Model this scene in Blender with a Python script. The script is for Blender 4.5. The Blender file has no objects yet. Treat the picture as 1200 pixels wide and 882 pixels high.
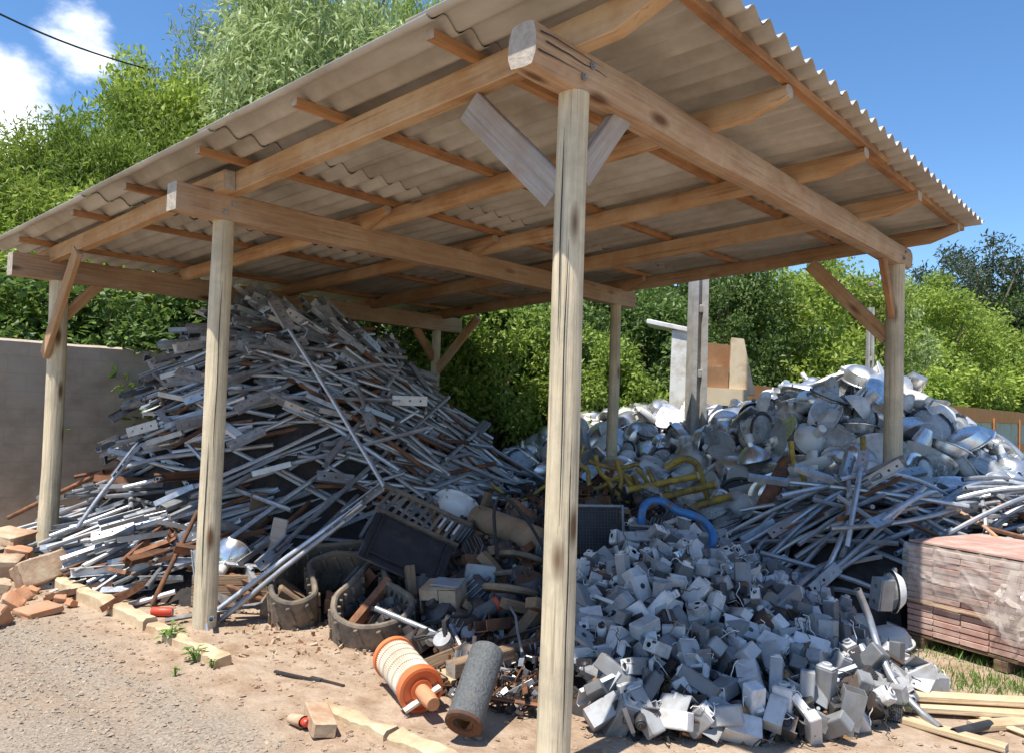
import bpy, bmesh, math, random
import numpy as np
from mathutils import Vector, Matrix, Euler, noise as mnoise
random.seed(11)
rng = np.random.default_rng(5)
PI = math.pi
sc = bpy.context.scene
col = sc.collection
# ------------------------------------------------------------------ camera
F_PX, YAW, PITCH, ROLL = 934.3158, .719, .039, -.0343
CAM = np.array([-2.8216, -2.1599, 1.6049])
_F = np.array([math.cos(YAW)*math.cos(PITCH), math.sin(YAW)*math.cos(PITCH), math.sin(PITCH)])
_r = np.array([math.sin(YAW), -math.cos(YAW), 0.]); _d = np.cross(_F, _r)
_R = _r*math.cos(ROLL)+_d*math.sin(ROLL); _D = -_r*math.sin(ROLL)+_d*math.cos(ROLL)
cd = bpy.data.cameras.new('camera'); cam = bpy.data.objects.new('camera', cd); col.objects.link(cam)
cd.sensor_width = 36; cd.lens = 36*F_PX/1200; cd.clip_start = .05; cd.clip_end = 3000
cam.matrix_world = Matrix(((_R[0], -_D[0], -_F[0], CAM[0]), (_R[1], -_D[1], -_F[1], CAM[1]), (_R[2], -_D[2], -_F[2], CAM[2]), (0, 0, 0, 1)))
sc.camera = cam
def ray(x, y): return _F+_R*(x-600)/F_PX+_D*(y-441)/F_PX
def at(x, y, z=0.):            # survey helper: the point at height z seen along a sight line
    q = ray(x, y); return Vector(CAM+q*(z-CAM[2])/q[2])
def atd(x, depth):             # a ground position at a given distance
    p = CAM+_F*depth+_R*depth*(x-600)/F_PX; return p[0], p[1]
def atv(x, y, v):
    q = ray(x, y); return Vector(CAM+q*(v-CAM[0])/q[0])
def atu(x, y, u):
    q = ray(x, y); return Vector(CAM+q*(u-CAM[1])/q[1])
# ------------------------------------------------------------------ materials
M = {}
def pm(name, c1, c2=None, scale=6, rough=.8, metal=0., bump=.15, stretch=(1, 1, 1), rand=.18, c3=None, c3amt=.45, c3scale=3, detail=6, spec=.4, dist=.02, c3soft=.12, rvar=.15, knots=None, streak=None):
    m = bpy.data.materials.new(name); m.use_nodes = True; nt = m.node_tree; N = nt.nodes; L = nt.links
    b = N['Principled BSDF']
    tc = N.new('ShaderNodeTexCoord'); oi = N.new('ShaderNodeObjectInfo')
    sm = N.new('ShaderNodeVectorMath'); sm.operation = 'SCALE'; sm.inputs[0].default_value = (37, 19, 53); L.new(oi.outputs['Random'], sm.inputs['Scale'])
    add = N.new('ShaderNodeVectorMath'); add.operation = 'ADD'; L.new(tc.outputs['Object'], add.inputs[0]); L.new(sm.outputs[0], add.inputs[1])
    mp = N.new('ShaderNodeMapping'); mp.inputs['Scale'].default_value = stretch; L.new(add.outputs[0], mp.inputs['Vector'])
    n1 = N.new('ShaderNodeTexNoise'); n1.inputs['Scale'].default_value = scale; n1.inputs['Detail'].default_value = detail; n1.inputs['Roughness'].default_value = .62
    L.new(mp.outputs[0], n1.inputs['Vector'])
    cr = N.new('ShaderNodeValToRGB'); cr.color_ramp.elements[0].position = .3; cr.color_ramp.elements[1].position = .7
    cr.color_ramp.elements[0].color = (*c1, 1); cr.color_ramp.elements[1].color = (*(c2 or c1), 1); L.new(n1.outputs['Fac'], cr.inputs['Fac'])
    colr = cr.outputs['Color']
    if c3:
        n3 = N.new('ShaderNodeTexNoise'); n3.inputs['Scale'].default_value = c3scale; n3.inputs['Detail'].default_value = 8; n3.inputs['Roughness'].default_value = .65
        L.new(add.outputs[0], n3.inputs['Vector'])
        mr = N.new('ShaderNodeMapRange'); mr.inputs['From Min'].default_value = 1-c3amt-c3soft; mr.inputs['From Max'].default_value = 1-c3amt+c3soft; L.new(n3.outputs['Fac'], mr.inputs['Value'])
        mx = N.new('ShaderNodeMix'); mx.data_type = 'RGBA'; L.new(mr.outputs[0], mx.inputs['Factor']); L.new(colr, mx.inputs[6]); mx.inputs[7].default_value = (*c3, 1)
        colr = mx.outputs[2]
    if streak:      # drying cracks and dark grain lines along the length
        ms = N.new('ShaderNodeMapping'); ms.inputs['Scale'].default_value = (.55, 24, 24); L.new(add.outputs[0], ms.inputs['Vector'])
        ns = N.new('ShaderNodeTexNoise'); ns.inputs['Scale'].default_value = 2.2; ns.inputs['Detail'].default_value = 3; L.new(ms.outputs[0], ns.inputs['Vector'])
        r2 = N.new('ShaderNodeMapRange'); r2.inputs['From Min'].default_value = .60; r2.inputs['From Max'].default_value = .70; r2.inputs['To Max'].default_value = .5; L.new(ns.outputs['Fac'], r2.inputs['Value'])
        mx = N.new('ShaderNodeMix'); mx.data_type = 'RGBA'; L.new(r2.outputs[0], mx.inputs['Factor']); L.new(colr, mx.inputs[6]); mx.inputs[7].default_value = (*streak, 1); colr = mx.outputs[2]
    if knots:
        mk = N.new('ShaderNodeMapping'); mk.inputs['Scale'].default_value = (1.7, 5.5, 5.5); L.new(add.outputs[0], mk.inputs['Vector'])
        vo = N.new('ShaderNodeTexVoronoi'); vo.inputs['Scale'].default_value = 1.; L.new(mk.outputs[0], vo.inputs['Vector'])
        r3 = N.new('ShaderNodeMapRange'); r3.inputs['From Min'].default_value = .20; r3.inputs['From Max'].default_value = .07; L.new(vo.outputs['Distance'], r3.inputs['Value'])
        mx = N.new('ShaderNodeMix'); mx.data_type = 'RGBA'; L.new(r3.outputs[0], mx.inputs['Factor']); L.new(colr, mx.inputs[6]); mx.inputs[7].default_value = (*knots, 1); colr = mx.outputs[2]
    hv = N.new('ShaderNodeHueSaturation'); vr = N.new('ShaderNodeMapRange'); vr.inputs['To Min'].default_value = 1-rand; vr.inputs['To Max'].default_value = 1+rand
    L.new(oi.outputs['Random'], vr.inputs['Value']); L.new(vr.outputs[0], hv.inputs['Value']); L.new(colr, hv.inputs['Color']); L.new(hv.outputs[0], b.inputs['Base Color'])
    rr = N.new('ShaderNodeMapRange'); rr.inputs['To Min'].default_value = max(.03, rough-rvar); rr.inputs['To Max'].default_value = min(1, rough+rvar); L.new(n1.outputs['Fac'], rr.inputs['Value']); L.new(rr.outputs[0], b.inputs['Roughness'])
    b.inputs['Metallic'].default_value = metal; b.inputs['Specular IOR Level'].default_value = spec
    if bump:
        bp = N.new('ShaderNodeBump'); bp.inputs['Strength'].default_value = bump; bp.inputs['Distance'].default_value = dist; L.new(n1.outputs['Fac'], bp.inputs['Height']); L.new(bp.outputs[0], b.inputs['Normal'])
    M[name] = m; return m
W = (.7, 14, 14)
pm('weathered_post', (.56, .455, .29), (.82, .70, .49), 5, .88, bump=.6, stretch=(.5, 11, 11), c3=(.42, .365, .26), c3amt=.43, c3scale=2.2, rand=.06, knots=(.16, .09, .045), streak=(.20, .14, .085))
pm('beam_wood', (.36, .215, .125), (.53, .36, .23), 4, .8, bump=.5, stretch=W, c3=(.58, .43, .29), c3amt=.42, c3scale=2.0, rand=.14, knots=(.15, .075, .035), streak=(.20, .11, .06))
pm('log_wood', (.35, .18, .08), (.52, .32, .16), 4, .8, bump=.35, stretch=(.6, 9, 9), c3=(.58, .42, .26), c3amt=.44, c3scale=2, rand=.14, knots=(.16, .07, .03), streak=(.20, .09, .04))
pm('lath_wood', (.36, .17, .07), (.52, .28, .13), 4, .8, bump=.35, stretch=W, c3=(.20, .09, .04), c3amt=.42, c3scale=2, rand=.15, streak=(.18, .08, .035))
pm('grey_plank', (.33, .28, .24), (.50, .43, .37), 4, .85, bump=.45, stretch=W, c3=(.36, .25, .17), c3amt=.42, rand=.12, streak=(.22, .17, .13), knots=(.2, .13, .09))
pm('end_grain', (.36, .29, .22), (.52, .46, .38), 22, .9, bump=.5, rand=.05)
pm('pale_timber', (.52, .38, .22), (.68, .53, .34), 4, .8, bump=.4, stretch=W, c3=(.42, .28, .15), c3amt=.38, rand=.12)
pm('old_timber', (.20, .125, .07), (.34, .23, .14), 5, .88, bump=.6, stretch=W, c3=(.13, .09, .06), c3amt=.42, rand=.2)
pm('fibre_cement', (.45, .42, .365), (.59, .555, .49), 3.5, .93, bump=.3, stretch=(3, .6, 3), c3=(.33, .28, .215), c3amt=.44, c3scale=1.4, rand=.13, c3soft=.14)
pm('galvanised', (.35, .365, .38), (.52, .535, .55), 18, .42, .65, bump=.08, rand=.28, c3=(.30, .28, .26), c3amt=.38, c3scale=5)
pm('dull_galvanised', (.25, .26, .27), (.38, .39, .40), 12, .5, .5, bump=.1, rand=.3, c3=(.23, .16, .11), c3amt=.34, c3scale=5)
pm('rusty_steel', (.15, .065, .032), (.30, .135, .065), 16, .85, .15, bump=.4, rand=.35, c3=(.09, .055, .04), c3amt=.45, c3scale=6)
pm('dark_steel', (.05, .05, .052), (.12, .115, .11), 14, .6, .5, bump=.25, rand=.35, c3=(.15, .08, .045), c3amt=.42, c3scale=5)
pm('aluminium', (.66, .66, .65), (.84, .84, .83), 7, .30, .82, bump=.05, rand=.14, c3=(.42, .39, .34), c3amt=.40, c3scale=4)
pm('grey_paint', (.44, .44, .43), (.58, .58, .565), 6, .48, 0, bump=.05, rand=.16, c3=(.32, .28, .23), c3amt=.37, c3scale=4)
pm('white_paint', (.66, .65, .62), (.78, .77, .74), 6, .45, 0, bump=.05, rand=.08, c3=(.46, .40, .31), c3amt=.39, c3scale=5)
pm('inner_reflector', (.58, .58, .57), (.74, .74, .73), 5, .25, .9, bump=.02, rand=.1, c3=(.45, .42, .36), c3amt=.36, c3scale=4)
pm('box_grey', (.22, .228, .233), (.34, .348, .352), 5, .45, 0, bump=.08, rand=.3, c3=(.21, .185, .16), c3amt=.40, c3scale=9)
pm('box_pale', (.45, .455, .455), (.61, .61, .605), 5, .45, 0, bump=.06, rand=.2, c3=(.36, .32, .27), c3amt=.38, c3scale=9)
pm('box_dark', (.10, .105, .11), (.19, .195, .20), 5, .5, 0, bump=.08, rand=.3, c3=(.16, .13, .10), c3amt=.40, c3scale=9)  # darker housing tone, which also stands in for shade in the gaps
pm('brown_coil', (.26, .13, .05), (.42, .24, .10), 20, .6, .2, bump=.3, rand=.25, c3=(.12, .07, .04), c3amt=.4)
pm('black_plastic', (.018, .018, .02), (.045, .045, .048), 9, .5, 0, bump=.1, rand=.3, c3=(.13, .11, .09), c3amt=.33, c3scale=5)
pm('rubber', (.07, .06, .05), (.15, .125, .10), 14, .85, 0, bump=.5, rand=.12, c3=(.24, .185, .13), c3amt=.47, c3scale=6)
pm('yellow_paint', (.40, .26, .03), (.52, .36, .06), 8, .5, 0, bump=.1, rand=.15, c3=(.16, .10, .05), c3amt=.47, c3scale=9)
pm('blue_paint', (.02, .13, .36), (.035, .19, .46), 8, .42, 0, bump=.08, rand=.1, c3=(.10, .075, .06), c3amt=.43, c3scale=10)
pm('red_plastic', (.55, .06, .03), (.68, .10, .05), 6, .45, 0, bump=.05, rand=.08, c3=(.40, .14, .08), c3amt=.36)
pm('orange_plastic', (.68, .15, .045), (.78, .21, .07), 6, .5, 0, bump=.06, rand=.06, c3=(.48, .20, .10), c3amt=.36)
pm('filter_paper', (.56, .48, .37), (.69, .61, .49), 9, .9, 0, bump=.2, rand=.05, c3=(.42, .32, .22), c3amt=.42)
pm('filter_mesh', (.085, .09, .09), (.17, .175, .175), 70, .7, .4, bump=.6, rand=.1, c3=(.24, .2, .16), c3amt=.36)
pm('concrete', (.34, .32, .29), (.47, .45, .41), 7, .92, 0, bump=.35, rand=.08, c3=(.24, .22, .19), c3amt=.42)
pm('kerb_concrete', (.50, .38, .23), (.66, .53, .35), 9, .93, 0, bump=.5, rand=.05, c3=(.40, .25, .14), c3amt=.45, c3scale=4)
pm('rubble', (.42, .32, .21), (.58, .47, .33), 9, .93, 0, bump=.6, rand=.14, c3=(.37, .20, .11), c3amt=.46, c3scale=4)
pm('terracotta', (.46, .20, .095), (.60, .31, .17), 9, .9, 0, bump=.5, rand=.12, c3=(.40, .30, .21), c3amt=.43, c3scale=5)
pm('plaster_wall', (.33, .265, .195), (.52, .43, .33), 3, .95, 0, bump=.35, stretch=(1, 1, 1.5), rand=.0, c3=(.45, .39, .31), c3amt=.40, c3scale=1.3, dist=.03)
pm('pink_brick', (.40, .23, .18), (.52, .33, .27), 6, .9, 0, bump=.4, rand=.05, c3=(.57, .43, .35), c3amt=.42, c3scale=6)
pm('orange_brick', (.68, .21, .06), (.78, .31, .11), 3, .92, 0, bump=.5, rand=.03, c3=(.52, .36, .23), c3amt=.38, c3scale=2)
pm('rendered_panel', (.44, .40, .34), (.58, .53, .46), 3, .92, 0, bump=.4, rand=.03, c3=(.50, .28, .16), c3amt=.38, c3scale=2)
pm('cream_steel', (.56, .45, .29), (.68, .57, .40), 3, .6, 0, bump=.2, rand=.03, c3=(.36, .15, .06), c3amt=.40, c3scale=2.5)
pm('shaded_brown_steel', (.22, .115, .055), (.34, .19, .095), 4, .8, 0, bump=.3, rand=.03, c3=(.42, .32, .2), c3amt=.35, c3scale=3)  # brown of the inner panels includes the shade of the hopper opening
pm('wire_black', (.02, .02, .02), (.04, .04, .04), 8, .6, rand=.2)
pm('wire_white', (.66, .64, .60), (.74, .72, .68), 8, .5, rand=.1)
pm('wire_copper', (.38, .17, .08), (.5, .26, .13), 8, .5, .3, rand=.3)
pm('bark', (.15, .11, .08), (.27, .21, .155), 6, .95, 0, bump=.8, stretch=(6, 6, .8), rand=.2)
pm('gravel_stone', (.22, .18, .14), (.44, .37, .29), 14, .9, 0, bump=.3, rand=.0, c3=(.42, .29, .19), c3amt=.42, c3scale=9)
pm('dirt_clod', (.28, .185, .12), (.46, .34, .235), 12, .95, 0, bump=.4, rand=.0)
pm('shaded_debris', (.012, .012, .012), (.045, .04, .036), 14, .85, .1, bump=.8, rand=.1, c3=(.07, .045, .03), c3amt=.40, c3scale=5)  # near black: the shade of the heap gaps is put into the colour
pm('cardboard', (.26, .17, .10), (.36, .25, .155), 5, .9, 0, bump=.2, rand=.1, c3=(.17, .11, .07), c3amt=.42)
pm('clear_bottle', (.6, .62, .62), (.7, .72, .72), 5, .25, 0, bump=.05)
def leafmat(name, c1, c2, trans=.35, rough=.5):
    m = bpy.data.materials.new(name); m.use_nodes = True; nt = m.node_tree; N = nt.nodes; L = nt.links
    b = N['Principled BSDF']; out = N['Material Output']
    oi = N.new('ShaderNodeObjectInfo'); ge = N.new('ShaderNodeNewGeometry'); tc = N.new('ShaderNodeTexCoord')
    n = N.new('ShaderNodeTexNoise'); n.inputs['Scale'].default_value = .9; n.inputs['Detail'].default_value = 3; L.new(tc.outputs['Object'], n.inputs['Vector'])
    a = N.new('ShaderNodeMath'); a.operation = 'MULTIPLY_ADD'; a.inputs[1].default_value = .55; L.new(ge.outputs['Random Per Island'], a.inputs[0]); 
    s = N.new('ShaderNodeMath'); s.operation = 'MULTIPLY'; s.inputs[1].default_value = .5; L.new(n.outputs['Fac'], s.inputs[0]); L.new(s.outputs[0], a.inputs[2])
    cr = N.new('ShaderNodeValToRGB'); cr.color_ramp.elements[0].position = .15; cr.color_ramp.elements[1].position = .75
    cr.color_ramp.elements[0].color = (*c1, 1); cr.color_ramp.elements[1].color = (*c2, 1); L.new(a.outputs[0], cr.inputs['Fac'])
    hv = N.new('ShaderNodeHueSaturation'); vr = N.new('ShaderNodeMapRange'); vr.inputs['To Min'].default_value = .82; vr.inputs['To Max'].default_value = 1.2
    L.new(oi.outputs['Random'], vr.inputs['Value']); L.new(vr.outputs[0], hv.inputs['Value']); L.new(cr.outputs[0], hv.inputs['Color'])
    L.new(hv.outputs[0], b.inputs['Base Color']); b.inputs['Roughness'].default_value = rough; b.inputs['Specular IOR Level'].default_value = .45
    t = N.new('ShaderNodeBsdfTranslucent'); L.new(hv.outputs[0], t.inputs['Color']); mx = N.new('ShaderNodeMixShader'); mx.inputs[0].default_value = trans
    L.new(b.outputs[0], mx.inputs[1]); L.new(t.outputs[0], mx.inputs[2]); L.new(mx.outputs[0], out.inputs['Surface'])
    M[name] = m
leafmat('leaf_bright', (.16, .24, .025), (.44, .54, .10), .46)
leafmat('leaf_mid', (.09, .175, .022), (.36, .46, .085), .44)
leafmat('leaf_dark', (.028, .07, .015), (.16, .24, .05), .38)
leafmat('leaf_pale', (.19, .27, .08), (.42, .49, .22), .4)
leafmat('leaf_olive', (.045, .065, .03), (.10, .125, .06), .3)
leafmat('weed_leaf', (.06, .15, .02), (.16, .30, .05), .4)
def block_joints(m):
    nt = m.node_tree; N = nt.nodes; L = nt.links; b = N['Principled BSDF']; tc = N.new('ShaderNodeTexCoord'); mp = N.new('ShaderNodeMapping'); mp.inputs['Rotation'].default_value = (PI/2, 0, 0)
    L.new(tc.outputs['Object'], mp.inputs['Vector']); br = N.new('ShaderNodeTexBrick'); br.inputs['Scale'].default_value = 1; br.inputs['Brick Width'].default_value = .40; br.inputs['Row Height'].default_value = .20; br.inputs['Mortar Size'].default_value = .012; br.inputs['Mortar Smooth'].default_value = .6
    L.new(mp.outputs[0], br.inputs['Vector']); src = b.inputs['Base Color'].links[0].from_socket
    mu = N.new('ShaderNodeMath'); mu.operation = 'MULTIPLY'; mu.inputs[1].default_value = .16; L.new(br.outputs['Fac'], mu.inputs[0])
    mx = N.new('ShaderNodeMix'); mx.data_type = 'RGBA'; L.new(mu.outputs[0], mx.inputs['Factor']); L.new(src, mx.inputs[6]); mx.inputs[7].default_value = (.22, .19, .15, 1); L.new(mx.outputs[2], b.inputs['Base Color'])
block_joints(M['plaster_wall'])
def glassy(name, tint, alpha, rough):
    m = bpy.data.materials.new(name); m.use_nodes = True; nt = m.node_tree; N = nt.nodes; L = nt.links
    b = N['Principled BSDF']; out = N['Material Output']; b.inputs['Base Color'].default_value = (*tint, 1); b.inputs['Roughness'].default_value = rough; b.inputs['Specular IOR Level'].default_value = .8
    tr = N.new('ShaderNodeBsdfTransparent'); mx = N.new('ShaderNodeMixShader')
    tc = N.new('ShaderNodeTexCoord'); n = N.new('ShaderNodeTexNoise'); n.inputs['Scale'].default_value = 5; n.inputs['Detail'].default_value = 5; L.new(tc.outputs['Object'], n.inputs['Vector'])
    mr = N.new('ShaderNodeMapRange'); mr.inputs['From Min'].default_value = .3; mr.inputs['From Max'].default_value = .7; mr.inputs['To Min'].default_value = max(0, alpha-.25); mr.inputs['To Max'].default_value = min(1, alpha+.25); L.new(n.outputs['Fac'], mr.inputs['Value'])
    L.new(mr.outputs[0], mx.inputs[0]); L.new(tr.outputs[0], mx.inputs[1]); L.new(b.outputs[0], mx.inputs[2]); L.new(mx.outputs[0], out.inputs['Surface'])
    bp = N.new('ShaderNodeBump'); bp.inputs['Strength'].default_value = .2; L.new(n.outputs['Fac'], bp.inputs['Height']); L.new(bp.outputs[0], b.inputs['Normal'])
    M[name] = m
glassy('lens_glass', (.55, .57, .56), .30, .06)
glassy('plastic_film', (.76, .68, .60), .31, .08)
# ------------------------------------------------------------------ mesh builder
def rotm(rx=0, ry=0, rz=0): return Euler((rx, ry, rz)).to_matrix().to_4x4()
def TM(loc=(0, 0, 0), rx=0, ry=0, rz=0, s=1): return Matrix.Translation(loc) @ rotm(rx, ry, rz) @ Matrix.Scale(s, 4)
def frame(p0, p1, up=(0, 0, 1)):   # x axis along p0->p1
    x = (Vector(p1)-Vector(p0)).normalized(); u = Vector(up)
    if abs(x.dot(u)) > .98: u = Vector((0, 1, 0))
    y = u.cross(x).normalized(); z = x.cross(y)
    m = Matrix((x, y, z)).transposed().to_4x4(); m.translation = Vector(p0); return m
class MB:
    def __init__(s): s.v = []; s.f = []; s.mi = []
    def add(s, vs, fs, T=None, mi=0):
        b = len(s.v)
        if T is not None: vs = [tuple(T @ Vector(v)) for v in vs]
        s.v.extend(tuple(v) for v in vs); s.f.extend(tuple(i+b for i in f) for f in fs); s.mi.extend([mi]*len(fs)); return s
    def box(s, size, T=None, mi=0, bev=0., off=(0, 0, 0)):
        x, y, z = [k/2 for k in size]
        if bev <= 0:
            vs = [(a*x+off[0], b*y+off[1], c*z+off[2]) for a in (-1, 1) for b in (-1, 1) for c in (-1, 1)]
            return s.add(vs, [(0, 1, 3, 2), (4, 6, 7, 5), (0, 4, 5, 1), (2, 3, 7, 6), (0, 2, 6, 4), (1, 5, 7, 3)], T, mi)
        vs = []; ix = {}
        for a in (-1, 1):
            for b in (-1, 1):
                for c in (-1, 1):
                    for k in range(3):
                        p = [a*(x-bev), b*(y-bev), c*(z-bev)]; p[k] = (a*x, b*y, c*z)[k]
                        ix[(a, b, c, k)] = len(vs); vs.append((p[0]+off[0], p[1]+off[1], p[2]+off[2]))
        fs = []
        def o(f):  # orient outward
            ps = [Vector(vs[i])-Vector(off) for i in f]; n = (ps[1]-ps[0]).cross(ps[2]-ps[0])
            fs.append(tuple(f) if n.dot(sum(ps, Vector())) > 0 else tuple(reversed(f)))
        for k in range(3):
            i, j = [q for q in range(3) if q != k]
            for sg in (-1, 1):
                f = []
                for (p, q) in ((-1, -1), (1, -1), (1, 1), (-1, 1)):
                    t = [0, 0, 0]; t[k] = sg; t[i] = p; t[j] = q; f.append(ix[(*t, k)])
                o(f)
            for p in (-1, 1):
                for q in (-1, 1):
                    a = [0, 0, 0]; a[i] = p; a[j] = q; a[k] = -1; b = a[:]; b[k] = 1
                    o([ix[(*a, i)], ix[(*a, j)], ix[(*b, j)], ix[(*b, i)]])
        for a in (-1, 1):
            for b in (-1, 1):
                for c in (-1, 1): o([ix[(a, b, c, k)] for k in range(3)])
        return s.add(vs, fs, T, mi)
    def tube(s, pts, r, n=8, T=None, mi=0, caps=True, closed=False, flat=1.):
        pts = [Vector(p) for p in pts]; m = len(pts); rs = r if isinstance(r, (list, tuple)) else [r]*m
        vs = []; t0 = (pts[1]-pts[0]).normalized(); u = Vector((0, 0, 1)) if abs(t0.z) < .9 else Vector((1, 0, 0))
        nrm = (u-t0*u.dot(t0)).normalized()
        for i in range(m):
            a = pts[(i-1) % m] if (closed or i > 0) else pts[i]; b = pts[(i+1) % m] if (closed or i < m-1) else pts[i]
            t = (b-a).normalized(); nrm = (nrm-t*nrm.dot(t)).normalized(); bi = t.cross(nrm)
            for k in range(n):
                w = 2*PI*k/n; vs.append(pts[i]+(nrm*math.cos(w)*flat+bi*math.sin(w))*rs[i])
        fs = []
        for i in range(m if closed else m-1):
            for k in range(n):
                j = (i+1) % m; fs.append((i*n+k, i*n+(k+1) % n, j*n+(k+1) % n, j*n+k))
        if caps and not closed: fs.append(tuple(range(n-1, -1, -1))); fs.append(tuple((m-1)*n+k for k in range(n)))
        return s.add(vs, fs, T, mi)
    def pipe(s, pts, r, n=8, T=None, mi=0, wall=.2):   # hollow ends: the mouth is sunk in
        s.tube(pts, r, n, T, mi, caps=False)
        pts = [Vector(p) for p in pts]
        for a, b in ((pts[0], pts[1]), (pts[-1], pts[-2])):
            d = (b-a).normalized(); s.tube([a, a, a+d*r*3], [r, r*(1-wall), r*(1-wall)], n, T, mi, caps=False) if False else s._mouth(a, d, r, r*(1-wall), n, T, mi)
        return s
    def _mouth(s, a, d, r, ri, n, T, mi):
        u = Vector((0, 0, 1)) if abs(d.z) < .9 else Vector((1, 0, 0)); x = (u-d*u.dot(d)).normalized(); y = d.cross(x); vs = []
        for q, dd in ((r, 0), (ri, 0), (ri, r*2.5)):
            for k in range(n):
                w = 2*PI*k/n; vs.append(a+d*dd+(x*math.cos(w)+y*math.sin(w))*q)
        fs = [(i*n+k, i*n+(k+1) % n, (i+1)*n+(k+1) % n, (i+1)*n+k) for i in range(2) for k in range(n)]; fs.append(tuple(2*n+k for k in range(n)))
        s.add(vs, fs, T, mi)
    def lathe(s, prof, n=16, T=None, mi=0, sx=1., sy=1., close=False):
        vs = []; m = len(prof)
        for r, z in prof:
            for k in range(n):
                w = 2*PI*k/n; vs.append((r*math.cos(w)*sx, r*math.sin(w)*sy, z))
        fs = [(i*n+k, i*n+(k+1) % n, (i+1)*n+(k+1) % n, (i+1)*n+k) for i in range(m-1) for k in range(n)]
        if close: fs += [((m-1)*n+k, (m-1)*n+(k+1) % n, (k+1) % n, k) for k in range(n)]
        if prof[0][0] > 1e-5 and not close: fs.append(tuple(range(n-1, -1, -1)))
        if prof[-1][0] > 1e-5 and not close: fs.append(tuple((m-1)*n+k for k in range(n)))
        return s.add(vs, fs, T, mi)
    def perf(s, L, Wd, t, holes, hr, T=None, mi=0):   # a plate along x with real holes
        xs = [-L/2]+[(holes[i]+holes[i+1])/2 for i in range(len(holes)-1)]+[L/2]
        for i, hx in enumerate(holes):
            x0, x1 = xs[i], xs[i+1]; out = [(x1, 0), (x1, Wd/2), (hx, Wd/2), (x0, Wd/2), (x0, 0), (x0, -Wd/2), (hx, -Wd/2), (x1, -Wd/2)]
            inn = [(hx+hr*math.cos(k*PI/4), hr*math.sin(k*PI/4)) for k in range(8)]
            vs = [(a, b, z) for z in (t/2, -t/2) for ring in (out, inn) for a, b in ring]; fs = []
            for k in range(8):
                j = (k+1) % 8; fs += [(k, j, 8+j, 8+k), (16+j, 16+k, 24+k, 24+j), (8+k, 8+j, 24+j, 24+k), (j, k, 16+k, 16+j)]
            s.add(vs, fs, T, mi)
        return s
    def mesh(s, name, mats, smooth=True, ang=.7):
        me = bpy.data.meshes.new(name); me.from_pydata(s.v, [], s.f)
        for m in (mats if isinstance(mats, (list, tuple)) else [mats]): me.materials.append(M[m] if isinstance(m, str) else m)
        me.polygons.foreach_set('material_index', s.mi)
        if smooth:
            me.shade_smooth(); me.set_sharp_from_angle(angle=ang)
        me.update(); return me
def link(name, me, parent=None, mat4=None):
    o = bpy.data.objects.new(name, me); col.objects.link(o)
    if parent is not None: o.parent = parent
    if mat4 is not None: o.matrix_local = mat4
    return o
def obj(name, mb, mats, parent=None, mat4=None, smooth=True, ang=.7): return link(name, mb.mesh(name, mats, smooth, ang), parent, mat4)
def tag(o, label=None, cat=None, group=None, kind=None):
    if label: o['label'] = label
    if cat: o['category'] = cat
    if group: o['group'] = group
    if kind: o['kind'] = kind
    return o
def thing(name, label, cat, mat4=None, group=None): return tag(link(name, None, None, mat4), label, cat, group)
def dup(root, mat4, label, group=None):
    r = root.copy(); col.objects.link(r); r.matrix_local = mat4; r['label'] = label
    if group: r['group'] = group
    for ch in list(root.children):
        c = ch.copy(); col.objects.link(c); c.parent = r
        for g in ch.children:
            d = g.copy(); col.objects.link(d); d.parent = c
    return r
def noise3(x, y, z=0.): return mnoise.noise(Vector((x, y, z)))
def wood(name, p0, p1, w, h, mats, parent=None, up=(0, 0, 1), wob=.004, taper0=1., taper1=1., bev=.006, nseg=10, rnd=0.):
    """a sawn timber lying along p0-p1: x along the grain, slightly uneven faces; rnd > 0 gives a round log"""
    Mx = frame(p0, p1, up); Ln = (Vector(p1)-Vector(p0)).length; mb = MB(); sd = random.random()*50
    k = 14 if rnd else 8; ring = []
    if rnd:
        for i in range(k):
            a = 2*PI*i/k; ca, sa = math.cos(a), math.sin(a); e = 1-.45*(1-rnd); q = (abs(ca)**(2/e)+abs(sa)**(2/e)) if False else 1
            m_ = max(abs(ca), abs(sa)); f = rnd+(1-rnd)/m_; ring.append((ca*w/2*f, sa*h/2*f))
    else:
        b = bev; ring = [(w/2, -h/2+b), (w/2, h/2-b), (w/2-b, h/2), (-w/2+b, h/2), (-w/2, h/2-b), (-w/2, -h/2+b), (-w/2+b, -h/2), (w/2-b, -h/2)]
    vs = []
    for i in range(nseg+1):
        x = Ln*i/nseg; tp = 1.
        if i == 0: tp = taper0
        if i == nseg: tp = taper1
        oy, oz = wob*noise3(x*1.3, sd), wob*noise3(x*1.3, sd+9)
        for j, (y, z) in enumerate(ring):
            g = 1+(wob*5)*noise3(x*2.2, j*.7, sd+20)
            zz = z*g if tp == 1 else (h/2-(h/2-z)*tp)
            vs.append((x, y*g+oy, zz+oz))
    fs = [(i*k+j, (i+1)*k+j, (i+1)*k+(j+1) % k, i*k+(j+1) % k) for i in range(nseg) for j in range(k)]
    mb.add(vs, fs); mb.add(vs[:k], [tuple(range(k))], mi=1); mb.add(vs[-k:], [tuple(range(k-1, -1, -1))], mi=1)
    return obj(name, mb, mats if isinstance(mats, (list, tuple)) else [mats, 'end_grain'], parent, Mx, ang=.5)
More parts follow.
